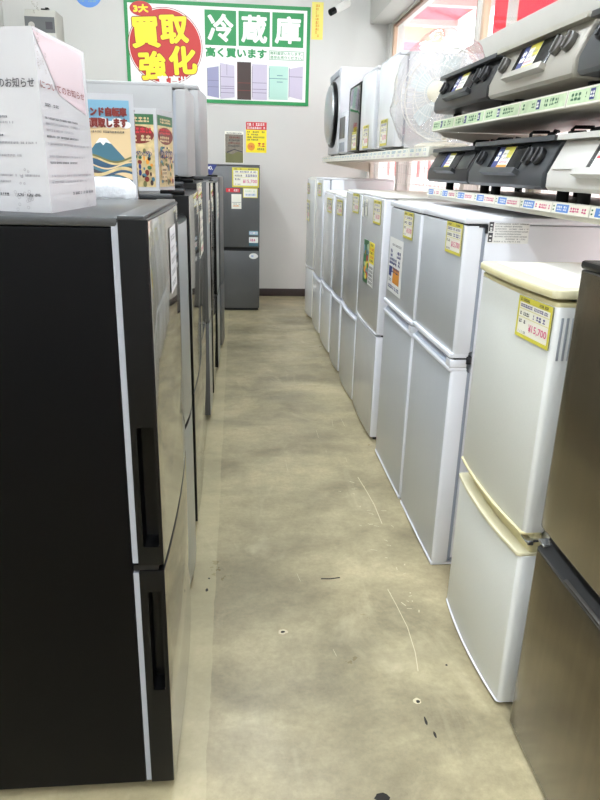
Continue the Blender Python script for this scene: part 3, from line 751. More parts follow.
def rail(r, y0, y1, z0, z1, kind, lengths):
    rl = MB().prism([(XS-.002, z0), (XS+.006, z0), (XS+.006, z1), (XS+.004, z1)], 1, y0, y1, M['rack_w']).build('price_rail', r)
    y = y1-.01; k = 0; h = z1-z0; rd = random.Random(5)
    while y > y0+.08:
        w = min(lengths[k % len(lengths)], y-y0-.005)
        s = Sheet((XS-.0032, y, z0+.002), (0, -1, 0), (.10, 0, 1), .0004); hh = h-.004
        if kind == 'green':
            s.board(0, 0, w, hh, .0006, M['tag_w']); s.rect(.004, .004, w-.004, hh-.003, M['ltgreen'])
            for q in range(int(w/.15)):
                a = .02+q*.15
                s.dashes(a, hh*.28, min(a+.06, w-.01), hh*.78, M['dkgreen'], 2, rd); s.dashes(a+.065, hh*.34, min(a+.085, w-.01), hh*.72, M['dkgreen'], 2, rd)
                if a+.13 < w: s.rect(a+.098, hh*.2, a+.122, hh*.85, M['navy'], 2); s.dashes(a+.1, hh*.3, a+.12, hh*.7, M['sign_w'], 3, rd)
        elif kind == 'blue':
            s.board(0, 0, w, hh, .0006, M['tag_w']); s.rect(w*.12, hh*.12, w*.47, hh*.9, M['ltblue']); s.dashes(w*.15, hh*.25, w*.44, hh*.75, M['sign_w'], 2, rd)
            s.dashes(w*.52, hh*.25, w*.96, hh*.72, M['pink_ink'], 2, rd); s.rect(w*.03, hh*.25, w*.07, hh*.4, M['dkgreen'], 2); s.rect(w*.03, hh*.6, w*.07, hh*.75, M['dkgreen'], 2)
        else:
            s.board(0, 0, w, hh, .0006, M['tag_w']); s.dashes(w*.1, hh*.55, w*.8, hh*.85, M['sky_ink'], 2, rd); s.dashes(w*.1, hh*.15, w*.6, hh*.4, M['lilac'], 2, rd)
        s.build('shelf_label', rl); y -= w+.006; k += 1
    return rl
rail(rk, 1.18, 3.08, 1.563, 1.606, 'green', (.30, .33, .30, .30)); rail(rk, 1.18, 3.08, 1.302, 1.332, 'blue', (.2, .2, .21))
rk2 = rack(3.10, 7.02, (1.505,), 'white rack carrying the small fridges and clothes dryer towards the back wall', (1.3, 1.5))
rail(rk2, 3.10, 7.02, 1.462, 1.507, 'plain', (.13, .12))

# ------------------------------------------------------------------ gas stoves
GC = 'used table gas stoves on the rack'
def cooktop(y0, y1, z, xf, mb, mtop, mk, label, panel=None, tagc='y', H=.145, white=False):
    t = thing('gas_stove', label, 'gas stove', (xf+.24, (y0+y1)/2, z), GC)
    X = lambda d: xf+d; zb = z+.032; D = .46; p0, p1 = (.0, zb+.045), (.042, zb+H-.014)
    prof = [(X(.05), zb), (X(.008), zb+.003), (X(.0), zb+.012), (X(.0), zb+.045), (X(.042), zb+H-.014), (X(D), zb+H-.014), (X(D), zb)]
    body = MB().prism(prof, 1, y0, y1, mb, .005, 3).build('body', t)
    MB().prism([(X(.016), zb+H-.014), (X(.018), zb+H), (X(D+.004), zb+H), (X(D+.004), zb+H-.013)], 1, y0-.004, y1+.004, mtop, .003).build('top_plate', t)
    for yy in (y0+.05, y1-.05):
        for d in (.09, D-.06): MB().cyl((X(d), yy, z), (X(d), yy, zb+.004), .017, M['foot'], 12).build('foot', t)
    up_ = Vector((p1[0]-p0[0], 0, p1[1]-p0[1])).normalized(); L = math.hypot(p1[0]-p0[0], p1[1]-p0[1]); nrm = Vector((-up_.z, 0, up_.x))
    def P(y, v, h=0): return Vector((X(p0[0]), y, p0[1]))+up_*(v*L)+nrm*h
    W = y1-y0
    # control panels and grill front sit on the sloped face
    def slab(ya, yb, v0, v1, h0, h1, m, name, par, bev=.002):
        q = [P(0, v0, h0), P(0, v1, h0), P(0, v1, h1), P(0, v0, h1)]
        return MB().prism([(c.x, c.z) for c in q], 1, ya, yb, m, bev).build(name, par)
    gl = slab(y0+W*.30, y0+W*.73, .12, .93, -.004, .003, M['glassdk'], 'grill_door', t)
    slab(y0+W*.28, y0+W*.75, -.08, .10, -.006, .018, mb, 'grill_handle', gl, .004)
    if panel:
        slab(y0+W*.04, y0+W*.285, .08, .95, -.004, .0025, panel, 'control_panel', t); slab(y0+W*.745, y0+W*.96, .08, .95, -.004, .0025, panel, 'control_panel', t)
    for fr, rad in ((.115, .025), (.225, .025), (.86, .024)):
        yy = y0+W*fr
        if white: continue
        c = P(yy, .5, .0); kb = MB().cyl(c, c+nrm*.016, rad, mk, 22, .003)
        a = c+nrm*.016
        q0, q1 = a-up_*rad*.85, a+up_*rad*.85
        kb.prism([(v.x, v.z) for v in (q0-nrm*.002, q1-nrm*.002, q1+nrm*.007, q0+nrm*.007)], 1, yy-.005, yy+.005, mk, .002).build('knob', t)
    if white:
        slab(y0+W*.70, y0+W*.97, .12, .9, -.003, .004, mb, 'flap_panel', t); slab(y0+W*.03, y0+W*.28, .12, .9, -.003, .004, mb, 'flap_panel', t)
    # tag hung on the grill front
    o = P(y0+W*.66, .16, .006); s = Sheet(o, (0, -1, 0), up_, .0005)
    wdt, hh = W*.16, L*.72
    s.board(0, 0, wdt*.45, hh, .001, M['navy'] if tagc != 'r' else M['sign_w']); s.dashes(.006, hh*.3, wdt*.42, hh*.8, M['sign_w'] if tagc != 'r' else M['red2'], 1)
    s.board(wdt*.47, 0, wdt*1.3, hh, .001, M['tag_w']); s.rect(wdt*.47, hh*.85, wdt*1.3, hh, M['tag_y'], 1); s.rect(wdt*.47, 0, wdt*1.3, hh*.12, M['orange' if tagc == 'o' else 'tag_y'], 1)
    if tagc != 'g': s.rect(wdt*.9, hh*.45, wdt*1.3, hh*.85, M['tag_y'], 1)
    for k in range(3): s.dashes(wdt*.52, hh*(.2+k*.2), wdt*1.2, hh*(.3+k*.2), M['ink_lt'] if k else M['pink_ink'], 2)
    s.build('price_tag', gl)
    # burners and trivets
    zt = zb+H
    for yy in (y0+W*.26, y0+W*.74):
        cx = X(.25); bn = MB().lathe([(.05, 0), (.05, .008), (.03, .012), (.03, .02), (.0001, .021)], (cx, yy, zt), (0, 0, 1), M['iron'], 20).build('burner', t)
        tv = MB(); ring = [(cx+.095*math.cos(2*PI*k/24), yy+.095*math.sin(2*PI*k/24), zt+.005) for k in range(25)]
        tv.tube(ring, .0045, M['iron'], 6)
        for k in range(5):
            a = 2*PI*k/5+.3; c, s_ = math.cos(a), math.sin(a)
            tv.tube([(cx+.095*c, yy+.095*s_, zt+.004), (cx+.095*c, yy+.095*s_, zt+.026), (cx+.088*c, yy+.088*s_, zt+.033), (cx+.035*c, yy+.035*s_, zt+.033)], .0055, M['iron'], 6)
        tv.build('trivet', t)
    return t
Z1, Z2 = 1.598, 1.325
cooktop(2.40, 3.04, Z1, .838, M['ck_black'], M['ck_dk'], M['knob'], 'black gas stove on the upper shelf, at the end beside the bagged fan', tagc='g')
cooktop(1.79, 2.385, Z1, .838, M['ck_gray'], M['ck_top'], M['knob_g'], 'champagne-grey gas stove in the middle of the upper shelf', tagc='y', H=.15)
cooktop(1.185, 1.765, Z1, .838, M['ck_dk'], M['ck_black'], M['knob'], 'charcoal gas stove on the upper shelf, cut by the picture edge', tagc='y')
cooktop(2.52, 3.055, Z2, .838, M['ck_black'], M['ck_dk'], M['knob'], 'slim black gas stove on the lower shelf, farthest along under the black upper one', None, tagc='g', H=.135, white=True)
cooktop(1.88, 2.505, Z2, .838, M['ck_dk'], M['ck_dk'], M['knob'], 'charcoal gas stove with round knobs in the middle of the lower shelf', tagc='o', H=.145)
cooktop(1.185, 1.855, Z2, .838, M['ck_white'], M['ck_white'], M['knob_g'], 'pale grey gas stove with flap panels at the near end of the lower shelf', tagc='r', H=.145, white=True)

# ------------------------------------------------------------------ small fridges, oven and dryer on the farther rack
ZA = 1.505
GM = 'compact refrigerators on the window rack'
f, d = small(.86, True, 3.88, 4.37, ZA, .495, .46, 'white compact refrigerator on the window rack, right beside the bagged fan', GM, M['gloss_white'], M['white_app'], M['white_app'], .010, tagpos=(4.02, 4.2, ZA+.03, ZA+.17))
f, d = small(.86, True, 4.49, 4.98, ZA, .50, .46, 'white compact refrigerator on the window rack, between another white one and the black-fronted one', GM, M['gloss_white'], M['white_app'], M['white_app'], .010, tagpos=(4.6, 4.78, ZA+.03, ZA+.17))
f, d = small(.86, True, 5.03, 5.53, ZA, .475, .46, 'black mirror-fronted compact refrigerator on the window rack', GM, M['mirror_dark'], M['black'], M['black_matt'], .008, tagpos=(5.08, 5.24, ZA+.03, ZA+.15))
t = thing('microwave_oven', 'white microwave oven between the black-fronted small fridge and the clothes dryer', 'microwave', (1.06, 5.79, ZA))
MB().box(.878, 1.24, 5.58, 5.99, ZA+.012, ZA+.33, M['white'], .008).build('body', t)
d = MB().box(.86, .8775, 5.58, 5.99, ZA+.02, ZA+.325, M['white'], .006).build('door', t)
MB().box(.857, .8605, 5.68, 5.96, ZA+.13, ZA+.29, M['panelg'], .001).build('window_glass', d)
MB().box(.857, .8605, 5.68, 5.94, ZA+.03, ZA+.10, M['gasket'], .001).build('control_panel', d)
for yy in (5.62, 5.95):
    for xx in (.9, 1.2): MB().cyl((xx, yy, ZA), (xx, yy, ZA+.014), .014, M['foot'], 12).build('foot', t)
t = thing('clothes_dryer', 'white clothes dryer with round black-rimmed door on the rack, nearest the back wall', 'clothes dryer', (1.08, 6.36, ZA))
MB().box(.86, 1.30, 6.04, 6.68, ZA+.015, ZA+.69, M['white_app'], .012, 3).build('body', t)
for yy in (6.09, 6.63):
    for xx in (.9, 1.26): MB().cyl((xx, yy, ZA), (xx, yy, ZA+.017), .016, M['foot'], 12).build('foot', t)
dr = MB().lathe([(.265, 0), (.27, .012), (.262, .03), (.245, .034), (.24, .03)], (.86, 6.36, ZA+.34), (-1, 0, 0), M['black'], 48).build('door', t)
MB().lathe([(.242, .028), (.235, .045), (.19, .062), (.1, .072), (.0001, .075)], (.86, 6.36, ZA+.34), (-1, 0, 0), M['mirror_gray'], 48).build('door_glass', dr)
MB().box(.852, .861, 6.10, 6.62, ZA+.625, ZA+.672, M['gasket'], .002).build('control_panel', t)

# ------------------------------------------------------------------ fan in a clear bag
fc = Vector((.965, 3.34, 1.735)); ax = Vector((-.62, -.76, .08)).normalized()
t = thing('electric_fan', 'white electric fan wrapped in a clear bag on the rack', 'fan', (fc.x-ax.x*-.06, fc.y+.06, ZA))
tl = Vector((1.0, 3.40, 0))
MB().lathe([(.14, 0), (.14, .012), (.11, .024), (.03, .03), (.0001, .031)], (tl.x, tl.y, ZA), (0, 0, 1), M['fan_w'], 36).build('base', t)
MB().cyl((tl.x, tl.y, ZA+.028), (tl.x, tl.y, fc.z-.05), .013, M['fan_w'], 14).build('stem', t)
MB().lathe([(.03, 0), (.055, .015), (.058, .07), (.04, .11), (.0001, .112)], fc-ax*.02, -ax, M['fan_w'], 28).build('motor_housing', t)
u_ = ax.orthogonal().normalized(); v_ = ax.cross(u_)
g = MB(); RG = .2
for h, rr in ((.0, RG), (.05, RG*.98), (-.05, RG*.9), (.085, RG*.55), (.09, RG*.3)):
    g.tube([fc+ax*h+(u_*math.cos(2*PI*k/40)+v_*math.sin(2*PI*k/40))*rr for k in range(41)], .004 if h == 0 else .0018, M['wire'], 6, False)
for k in range(44):
    a = 2*PI*k/44; q = u_*math.cos(a)+v_*math.sin(a)
    g.tube([fc+ax*.092+q*.045, fc+ax*.085+q*RG*.55, fc+ax*.05+q*RG*.98, fc+q*RG, fc-ax*.05+q*RG*.9, fc-ax*.06+q*.06], .0011, M['wire'], 4, False)
g.build('guard', t)
MB().lathe([(.045, 0), (.045, .006), (.03, .012), (.0001, .014)], fc+ax*.088, ax, M['fan_w'], 24).build('guard_badge', t)
for k in range(5):
    bm_ = MB(); a0 = 2*PI*k/5; rows = []
    for i in range(7):
        rr = .03+.135*i/6; wv = .30+.42*math.sin(PI*(.15+.75*i/6)); row = []
        for j in range(6):
            a = a0+wv*(j/5-.35); row.append(fc+ax*(.02+.028*(j/5-.5))+(u_*math.cos(a)+v_*math.sin(a))*rr)
        rows.append(row)
    for h in (.0, .0025):
        for i in range(6):
            for j in range(5):
                q = [rows[i][j]+ax*h, rows[i][j+1]+ax*h, rows[i+1][j+1]+ax*h, rows[i+1][j]+ax*h]; bm_.face(q if h else q[::-1], M['blade'])
    bm_.build('blade', t)
MB().cyl(fc+ax*.0, fc+ax*.045, .033, M['fan_w'], 20, .004).build('hub', t)
# bag: crumpled clear envelope from the fan head down to the shelf
bm = bmesh.new(); bmesh.ops.create_icosphere(bm, subdivisions=5, radius=1)
from mathutils import noise as mnoise
for v in bm.verts:
    p = v.co.copy(); k = 1+.07*mnoise.noise(p*2.3)+.025*mnoise.noise(p*6)
    q = fc+Vector((-.02, -.02, .005))+u_*0
    d = Vector((p.x*.215, p.y*.27, p.z*.262))*k
    if p.z < -.2: d.x *= 1+.25*(-p.z); d.y *= 1+.15*(-p.z)
    w = q+d; w.z = max(w.z, ZA+.004+.002*mnoise.noise(p*9)); w.x = max(w.x, .70)
    w.y = max(min(w.y, 3.865), 3.075); w.x = min(w.x, 1.31)
    v.co = w
mb = MB(); mb.bm.free(); mb.bm = bm; mb.mi(M['bag'])
tag(centre(mb.build('plastic_bag')), 'clear crumpled plastic bag pulled over the fan on the rack', 'plastic bag')

# ------------------------------------------------------------------ sign and papers on the back wall
YS = YB-.0125
sg = thing('wall_sign', 'large white sign with green frame and red circle advertising refrigerator buying, on back wall', 'sign', (-.165, YS, 2.02))
S0 = (-1.10, 2.02); SW, SH = 1.866, .925
s = Sheet((S0[0], YB-.011, S0[1]), (1, 0, 0), (0, 0, 1), .0008); s.board(0, 0, SW, SH, .01, M['sign_w']); s.frame(0, 0, SW, SH, .035, M['green']); bd = s.build('board', sg)
def SS(step=.0008): return Sheet((S0[0], YB-.0112-.0008, S0[1]), (1, 0, 0), (0, 0, 1), step)
ox, oz = S0
s = SS(); cxx, czz = -.705-ox, 2.532-oz
s.ell(cxx, czz, .372, .352, M['dkred'], 1, 64); s.ell(cxx, czz, .366, .346, M['sign_w'], 2, 64); s.ell(cxx, czz, .358, .338, M['red'], 3, 64)
s.ell(-.933-ox, 2.862-oz, .11, .066, M['red'], 4, 40); s.build('red_circle', bd)
def big(ch, a0, b0, a1, b1, rot):
    q = .022; s.heavy(ch, a0+q, b0+q, a1-q, b1-q, M['dkred'], 6, .020, rot, 14); s.heavy(ch, a0+q, b0+q, a1-q, b1-q, M['yellow'], 8, .0125, rot, 12)
s = SS(.0006)
s.heavy('3大', -1.005-ox, 2.83-oz, -.865-ox, 2.895-oz, M['yellow'], 7, .005, .04)
big('買', -1.05-ox, 2.50-oz, -.745-ox, 2.80-oz, .06); big('取', -.765-ox, 2.55-oz, -.46-ox, 2.83-oz, .06)
big('強', -.99-ox, 2.205-oz, -.69-ox, 2.495-oz, .06); big('化', -.685-ox, 2.265-oz, -.385-ox, 2.555-oz, .06)
s.heavy('宣言!!', -.795-ox, 2.195-oz, -.51-ox, 2.265-oz, M['sign_w'], 9, .003, .05)
s.build('yellow_lettering', bd)
s = SS()
for k, (ch, xa, xb, za, zb) in enumerate((('冷', -.306, .010, 2.563, 2.880), ('蔵', .034, .352, 2.566, 2.882), ('庫', .376, .697, 2.570, 2.884))):
    s.rect(xa-ox, za-oz, xb-ox, zb-oz, M['green'], 1); s.heavy(ch, xa+.036-ox, za+.04-oz, xb-.036-ox, zb-.04-oz, M['sign_w'], 2, .009, 0, 16)
s.heavy('高く買います', -.298-ox, 2.458-oz, .317-ox, 2.541-oz, M['green'], 1, .0045)
s.frame(.346-ox, 2.450-oz, .702-ox, 2.534-oz, .004, M['green'], 1)
s.text('無料査定いたします。', .358-ox, 2.497-oz, .690-ox, 2.526-oz, M['green'], 1, .01); s.text('是非お売りください。', .358-ox, 2.459-oz, .690-ox, 2.488-oz, M['green'], 1, .01)
s.build('green_lettering', bd)
s = SS()
def pic(x0, x1, z0, z1, m, ms, doors, side=None, sl=.02):
    a0, a1, b0, b1 = x0-ox, x1-ox, z0-oz, z1-oz
    s.poly([(a0, b0+(sl if side == 'l' else 0)), (a1, b0+(sl if side == 'r' else 0)), (a1, b1-(sl if side == 'r' else 0)), (a0, b1-(sl if side == 'l' else 0))], m, 1)
    for q in doors: s.rect(a0+.004, b0+(b1-b0)*q-.0025, a1-.004, b0+(b1-b0)*q+.0025, ms, 2)
    s.rect(a0, b0+.02, a0+.005, b1-.02, ms, 2)
pic(-.291, -.172, 2.07, 2.37, M['lavblue'], M['lilac_d'], (.55, .35), 'l'); pic(-.158, -.01, 2.062, 2.402, M['lilac'], M['lilac_d'], (.62, .36, .3, .18), 'r')
s.rect(-.09-ox, 2.29-oz, -.086-ox, 2.39-oz, M['lilac_d'], 3)
pic(.017, .161, 2.062, 2.418, M['brown'], M['maroon'], (.45, .25)); pic(.171, .327, 2.066, 2.402, M['lilac'], M['lilac_d'], (.48, .3, .2))
pic(.347, .545, 2.074, 2.392, M['mint'], M['teal'], (.63,)); s.rect(.43-ox, 2.30-oz, .49-ox, 2.306-oz, M['teal'], 3); s.rect(.43-ox, 2.24-oz, .49-ox, 2.246-oz, M['teal'], 3)
pic(.555, .70, 2.078, 2.40, M['lilac'], M['lilac_d'], (.68,), 'l', .03)
s.build('fridge_pictures', bd)

s = Sheet((-.118, YB-.002, 1.432), (1, 0, 0), (0, 0, 1), .0005); s.board(0, 0, .2, .32, .0015, M['tag_w']); s.rect(.005, .005, .195, .29, M['drab'])
s.poly([(.005, .005), (.195, .005), (.195, .10), (.14, .12), (.08, .09), (.005, .11)], M['olive'], 2); s.poly([(.02, .10), (.10, .135), (.19, .11), (.19, .12), (.10, .145), (.02, .115)], M['ink'], 3)
s.dashes(.02, .295, .18, .308, M['ink'], 2)
for k in range(4): s.dashes(.035+.004*k, .165+k*.028, .165, .183+k*.028, M['maroon'] if k % 2 else M['ink'], 3)
tag(centre(s.build('poster')), 'dull brown landscape poster on the back wall above the dark grey fridge', 'poster')
s = Sheet((.108, YB-.002, 1.545), (1, 0, 0), (0, 0, 1), .0005); s.board(0, 0, .219, .304, .0015, M['yellow'])
s.rect(0, .228, .219, .304, M['red2']); s.dashes(.012, .268, .205, .294, M['sign_w']); s.dashes(.012, .236, .205, .258, M['sign_w'])
for k in range(4): s.dashes(.012, .12+k*.026, .2 if k % 2 else .13, .136+k*.026, M['ink'])
s.ell(.055, .06, .04, .04, M['orange']); s.dashes(.03, .05, .08, .07, M['red2'], 2); s.dashes(.125, .06, .2, .1, M['red2']); s.dashes(.12, .025, .2, .045, M['ink'])
tag(centre(s.build('poster')), 'yellow leaflet with red heading on the back wall right of the brown poster', 'poster')
M['paleyellow'] = mat('pale_yellow_paper', (232, 218, 110), .5)
s = Sheet((.779, YB-.002, 2.655), (1, 0, 0), (0, 0, 1), .0005); s.board(0, 0, .118, .34, .0015, M['paleyellow'])
for k in range(10): s.dashes(.04, .025+k*.03, .08, .048+k*.03, M['orange'])
tag(centre(s.build('paper_notice')), 'narrow upright yellow paper notice on the back wall right of the large sign', 'notice')
s = Sheet((-1.44, YB-.002, 2.985), (1, 0, 0), (0, 0, 1), .0006); s.mb.face([s.P(.135*math.cos(2*PI*k/48), .135*math.sin(2*PI*k/48), 0) for k in range(48)], M['ltblue'])
s.ell(0, .03, .125, .075, M['sign_w'], 1); s.dashes(-.08, -.09, .08, -.055, M['sky_ink'], 1); s.dashes(-.06, 0, .06, .05, M['navy'], 2)
tag(centre(s.build('round_sticker')), 'round blue and white sticker high on the back wall, above the notice pillar', 'sticker')
# grey wall box
t = thing('wall_terminal', 'grey beige terminal box with dark display panel, mounted high on the back wall', 'terminal', (-1.85, 7.62, 2.36))
MB().prism([(7.40, 2.36), (7.40, 2.70), (7.44, 2.76), (7.72, 2.76), (7.72, 2.50), (7.55, 2.36)], 0, -1.99, -1.70, M['deviceg'], .008).build('case', t)
s = Sheet((-1.985, 7.3985, 2.56), (1, 0, 0), (0, 0, 1), .0008); s.board(0, 0, .275, .135, .001, M['panelg']); s.rect(.19, .03, .255, .095, M['ink']); s.ell(.06, .06, .03, .03, M['deviceg'])
s.build('display_panel', t)
s = Sheet((-1.86, 7.3985, 2.40), (1, 0, 0), (0, 0, 1), .0008); s.board(0, 0, .14, .13, .001, M['sky_ink']); s.dashes(.01, .08, .13, .12, M['ltblue'], 1); s.dashes(.01, .02, .13, .06, M['sign_w'], 1); s.build('blue_label', t)
MB().box(-1.84, -1.78, 7.45, 7.5, 2.758, 2.775, M['black'], .004).box(-1.80, -1.77, 7.45, 7.5, 2.77, 2.785, M['black'], .004).build('latch', t)
# bullet camera
t = thing('security_camera', 'white bullet security camera with black lens hood under the ceiling near back wall', 'security camera', (1.05, 7.5, 2.8))
a, c = Vector((.91, 7.28, 2.82)), Vector((1.10, 7.38, 2.93)); dd = (c-a).normalized()
MB().cyl(a+dd*.06, c, .034, M['cam_w'], 24, .006).build('housing', t)
MB().cyl(a, a+dd*.075, .031, M['black'], 24, .004).build('lens_hood', t)
MB().tube([c-dd*.04, c+Vector((.03, .12, .06)), c+Vector((.03, .2, .08)), (c.x+.03, YB-.012, c.z+.08)], .012, M['cam_w'], 10).cyl((c.x+.03, YB-.013, c.z+.08), (c.x+.03, YB-.0005, c.z+.08), .04, M['cam_w'], 20, .003).build('bracket', t)

# ------------------------------------------------------------------ paper pillars on the left row
def pillar(name, label, cat, P, z0, z1, lean, face_fn, mats=M['paper_gloss'], edge=.006):
    """folded card pillar: P = plan corners (anticlockwise from above), walls of card; face_fn draws on each side"""
    t = thing(name, label, cat, (sum(p[0] for p in P)/len(P), sum(p[1] for p in P)/len(P), z0))
    b = MB(); n = len(P); top = [(p[0]+lean[0], p[1]+lean[1]) for p in P]
    for k in range(n):
        p, q = P[k], P[(k+1) % n]; tp, tq = top[k], top[(k+1) % n]
        b.face([(*p, z0), (*q, z0), (*tq, z1), (*tp, z1)], mats)
    b.face([(*p, z1) for p in top], mats); b.face([(*p, z0) for p in P[::-1]], mats)
    b.build('card', t)
    for k in range(n):
        p, q = Vector((*P[k], z0)), Vector((*P[(k+1) % n], z0)); A = q-p; B = Vector((lean[0], lean[1], z1-z0))
        s = Sheet(p, A, B-A*B.dot(A)/A.length_squared, .0006); s.O = p+s.N*.0006
        shear = B.dot(A)/A.length
        if face_fn(k, s, A.length, z1-z0): s.build('printed_face', t)
    return t
def notice(k, s, w, h):
    if k not in (0, 1, 3): return False
    r = random.Random(11+k)
    if k == 1:
        s.poly([(.01, h*.98), (w*.96, h*.98), (w*.96, h*.60), (w*.4, h*.68)], M['pinkpaper'], 0.4)
    s.text('についてのお知らせ', w*(.06 if k == 1 else .44), h*.69, w*.94, h*(.735 if k == 1 else .742), M['ink'] if k != 1 else M['maroon'], 1, .012)
    s.dashes(w*.1, h*.60, w*.35, h*.617, M['ink'], 1, r)
    for q, (a, z) in enumerate(((.72, .53), (.76, .50), (.6, .465), (.7, .43), (.93, .39), (.8, .32), (.62, .285), (.93, .21), (.7, .175))):
        s.dashes(w*.07, h*z, w*a, h*(z+.012), M['ink_lt'] if q % 3 else M['ink'], 1, r)
    s.dashes(w*.45, h*.098, w*.72, h*.116, M['ink'], 1, r); s.text('店 店長', w*.74, h*.098, w*.93, h*.116, M['ink'], 1, .01)
    # small flower ornament
    for (ca, cb, sc) in ((w*.80, h*.05, 1), (w*.12, h*.88, 1.3)):
        for q in range(14): s.ring(ca+r.uniform(-.02, .02)*sc, cb+r.uniform(-.022, .03)*sc, .0022*sc, .0028*sc, M['ink_lt'] if cb < h*.5 else M['drab'], 1, 8)
        for q in range(6): s.ring(ca+r.uniform(-.008, .012)*sc, cb+.03*sc+r.uniform(0, .03)*sc, .0014*sc, .0021*sc, M['ink_lt'] if cb < h*.5 else M['drab'], 1, 8)
    return True
PN = [(-.570, 1.36), (-.327, 1.276), (-.300, 1.545), (-.52, 1.63)]
pillar('notice_pillar', 'tall white printed notice pillar standing on the nearest black fridge', 'notice', PN, 1.3105, 1.612, (-.008, .014), notice)

def bike(s, a, b, r, m, l):
    s.ring(a, b, r*.8, r, m, l, 14); s.ring(a+r*2.2, b, r*.8, r, m, l, 14)
    for p, q in (((a, b), (a+r*.8, b+r*1.1)), ((a+r*.8, b+r*1.1), (a+r*1.9, b+r*1.1)), ((a+r*1.9, b+r*1.3), (a+r*2.2, b)), ((a+r*1.1, b), (a+r*1.9, b+r*1.1)), ((a+r*.8, b+r*1.2), (a+r*1.1, b))):
        d = Vector((q[0]-p[0], q[1]-p[1])).normalized()*r*.1; s.poly([(p[0]-d.y, p[1]+d.x), (p[0]+d.y, p[1]-d.x), (q[0]+d.y, q[1]-d.x), (q[0]-d.y, q[1]+d.x)], m, l)
def landscape(k, s, w, h):
    if k not in (0, 1): return False
    e = .012; r = random.Random(21); X0, X1, Y0, Y1 = e, w-e, h*.13, h*.95
    H = Y1-Y0; W = X1-X0
    s.rect(X0, Y0, X1, Y1, M['sand'], 0.2); s.rect(X0, Y0+H*.78, X1, Y1, M['sky_ink'], .6)
    for q in range(7): s.ell(X0+W*(.08+.14*q), Y0+H*(.77+.03*(q % 2)), W*.1, H*.035, M['sign_w'], 1+q*.1, 16)
    s.poly([(X0+W*.12, Y0+H*.42), (X0+W*.44, Y0+H*.64), (X0+W*.56, Y0+H*.64), (X0+W*.92, Y0+H*.42)], M['teal'], 1.2)
    s.poly([(X0+W*.36, Y0+H*.585), (X0+W*.44, Y0+H*.64), (X0+W*.56, Y0+H*.64), (X0+W*.65, Y0+H*.585), (X0+W*.55, Y0+H*.6), (X0+W*.5, Y0+H*.57), (X0+W*.45, Y0+H*.6)], M['sign_w'], 2)
    for q, (z, m) in enumerate(((.455, 'olive'), (.435, 'straw'), (.415, 'sea'), (.385, 'sand'), (.37, 'teal'), (.34, 'ink'), (.332, 'straw'), (.30, 'sea'), (.275, 'sand'), (.255, 'ink'), (.248, 'teal'), (.21, 'sand'), (.195, 'sea'), (.17, 'straw'))):
        pts = [(X0, Y0)]+[(X0+W*i/16, Y0+H*(z+.035*math.sin(i*.42+(q//3)*1.1))) for i in range(17)]+[(X1, Y0)]
        s.poly(pts[::-1], M[m], 2.4+q*.18)
    s.rect(X0, Y0, X1, Y0+H*.13, M['olive'], 5.2)
    for q in range(4): bike(s, X0+W*(.06+.235*q), Y0+H*.08, W*.055, M['ink'], 6)
    s.heavy('ブランド自転車', X0+W*.05, Y0+H*.85, X0+W*.95, Y0+H*.93, M['maroon'], 6, .0016, 0, 6)
    s.heavy('高価買取します', X0+W*.05, Y0+H*.745, X0+W*.95, Y0+H*.83, M['maroon'], 6, .0016, 0, 6)
    s.dashes(X0+W*.2, Y0+H*.69, X0+W*.9, Y0+H*.71, M['ink'], 6, r)
    return True
PF = [(-.437, 1.96), (-.268, 1.96), (-.315, 2.13), (-.46, 2.13)]
pillar('poster_pillar', 'white card pillar with blue mountain landscape poster, standing behind the notice pillar', 'poster stand', PF, 1.2555, 1.572, (0, 0), landscape)
def market(k, s, w, h):
    if k not in (0, 1): return False
    e = .010; r = random.Random(31+k); X0, X1, Y0, Y1 = e, w-e, h*.05, h*.93; W, H = X1-X0, Y1-Y0
    s.rect(X0, Y0, X1, Y1, M['straw'], .2); s.rect(X0, Y0+H*.86, X1, Y1, M['dkgreen'], .6)
    s.dashes(X0+W*.1, Y0+H*.89, X0+W*.9, Y0+H*.96, M['sand'], 2, r)
    s.ell(X0+W*.5, Y0+H*.72, W*.5, H*.12, M['maroon'], 1); s.dashes(X0+W*.08, Y0+H*.74, X0+W*.92, Y0+H*.82, M['red2'], 3, r); s.dashes(X0+W*.1, Y0+H*.63, X0+W*.9, Y0+H*.72, M['sand'], 3, r)
    cs = ['maroon', 'orange', 'navy', 'olive', 'teal', 'sand', 'brown', 'dkgreen']
    for q in range(44): s.ell(X0+W*r.uniform(.08, .92), Y0+H*r.uniform(.04, .56), W*r.uniform(.03, .08), H*r.uniform(.015, .045), M[cs[q % 8]], 1.2+.12*q, 10)
    for q in range(3): bike(s, X0+W*(.08+.3*q), Y0+H*.46, W*.07, M['navy'], 7)
    s.rect(X0+W*.1, Y0+H*.1, X0+W*.45, Y0+H*.3, M['sand'], 7)
    for q in range(3): s.dashes(X0+W*.13, Y0+H*(.13+.05*q), X0+W*.42, Y0+H*(.16+.05*q), M['ink'], 8, r)
    return True
PM = [(-.415, 2.66), (-.286, 2.66), (-.243, 2.84), (-.39, 2.86)]
pillar('poster_pillar', 'white card pillar with red and brown crowd poster, in front of the white compact fridge', 'poster stand', PM, 1.3055, 1.59, (0, 0), market)
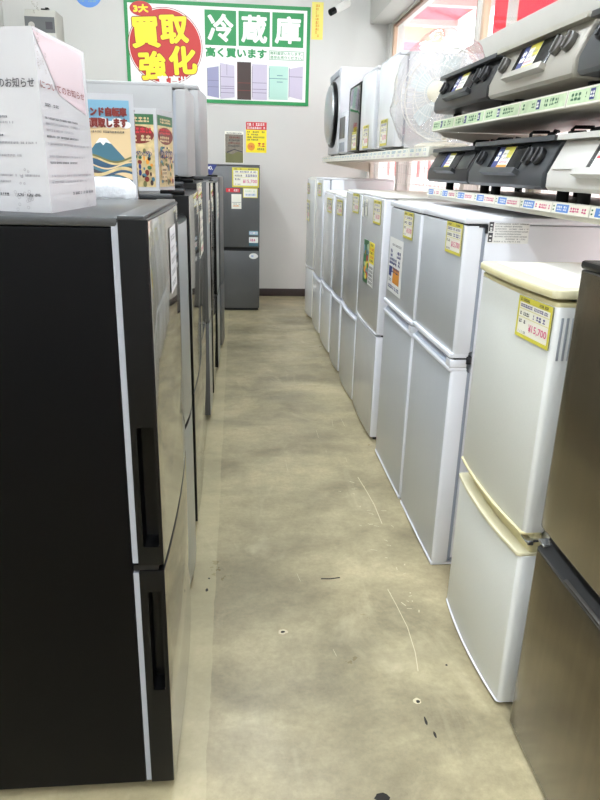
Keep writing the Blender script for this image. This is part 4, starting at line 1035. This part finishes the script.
# plastic-wrapped roll on a white block, beside the landscape pillar
MBX = MB().box(-.45, -.262, 1.872, 1.945, 1.2505, 1.296, M['paper'], .003)
tag(centre(MBX.build('paper_box')), 'flat white box under the plastic-wrapped bundle in front of the landscape poster', 'box')
bm = bmesh.new(); bmesh.ops.create_icosphere(bm, subdivisions=4, radius=1)
for v in bm.verts:
    p = v.co.copy(); sg_ = lambda q, e: math.copysign(abs(q)**e, q)
    d = Vector((sg_(p.x, .6)*.092, sg_(p.y, .7)*.033, sg_(p.z, .7)*.034))*(1+.06*mnoise.noise(p*3)+.035*mnoise.noise(p*9))
    w = Vector((-.357, 1.908, 1.332))+d; w.z = max(w.z, 1.2965); v.co = w
mb = MB(); mb.bm.free(); mb.bm = bm; mb.mi(M['wrap'])
tag(centre(mb.build('wrapped_bundle', smooth=50)), 'white bundle in shiny plastic wrap in front of the landscape poster', 'bundle')

# ------------------------------------------------------------------ lamps of the room and daylight
GLm = 'white ceiling lamps'
for xx, yy in [(a, b) for a in (.28, -1.3) for b in (-2.1, -.3, 1.5, 3.4, 5.3)]:
    t = thing('ceiling_lamp', 'long white fluorescent ceiling lamp above the shop floor', 'ceiling lamp', (xx, yy, ZC-.08), GLm)
    MB().box(xx-.12, xx+.12, yy-.62, yy+.62, ZC-.045, ZC-.0005, M['lamp_body'], .004).build('housing', t)
    MB().box(xx-.10, xx+.10, yy-.60, yy+.60, ZC-.075, ZC-.0455, M['lamp'], .006).build('diffuser', t)
W = bpy.data.worlds.new('sky'); scene.world = W; W.use_nodes = True
bg = W.node_tree.nodes['Background']; bg.inputs['Color'].default_value = (.90, .95, 1.0, 1); bg.inputs['Strength'].default_value = 3.5
def portal(y0, y1, z0, z1, x):
    l = bpy.data.lights.new('daylight', 'AREA'); l.shape = 'RECTANGLE'; l.size = z1-z0; l.size_y = y1-y0; l.cycles.is_portal = True
    o = bpy.data.objects.new('daylight', l); COL.objects.link(o); o.location = (x, (y0+y1)/2, (z0+z1)/2)
    o.rotation_euler = (0, PI/2, 0)      # faces -x, into the room
for y0, y1 in (): portal(y0, y1, 2.11, 2.83, 1.69)

vs = scene.view_settings; vs.view_transform = 'Standard'; vs.look = 'None'; vs.gamma = 1; vs.exposure = 0.9; vs.use_curve_mapping = False
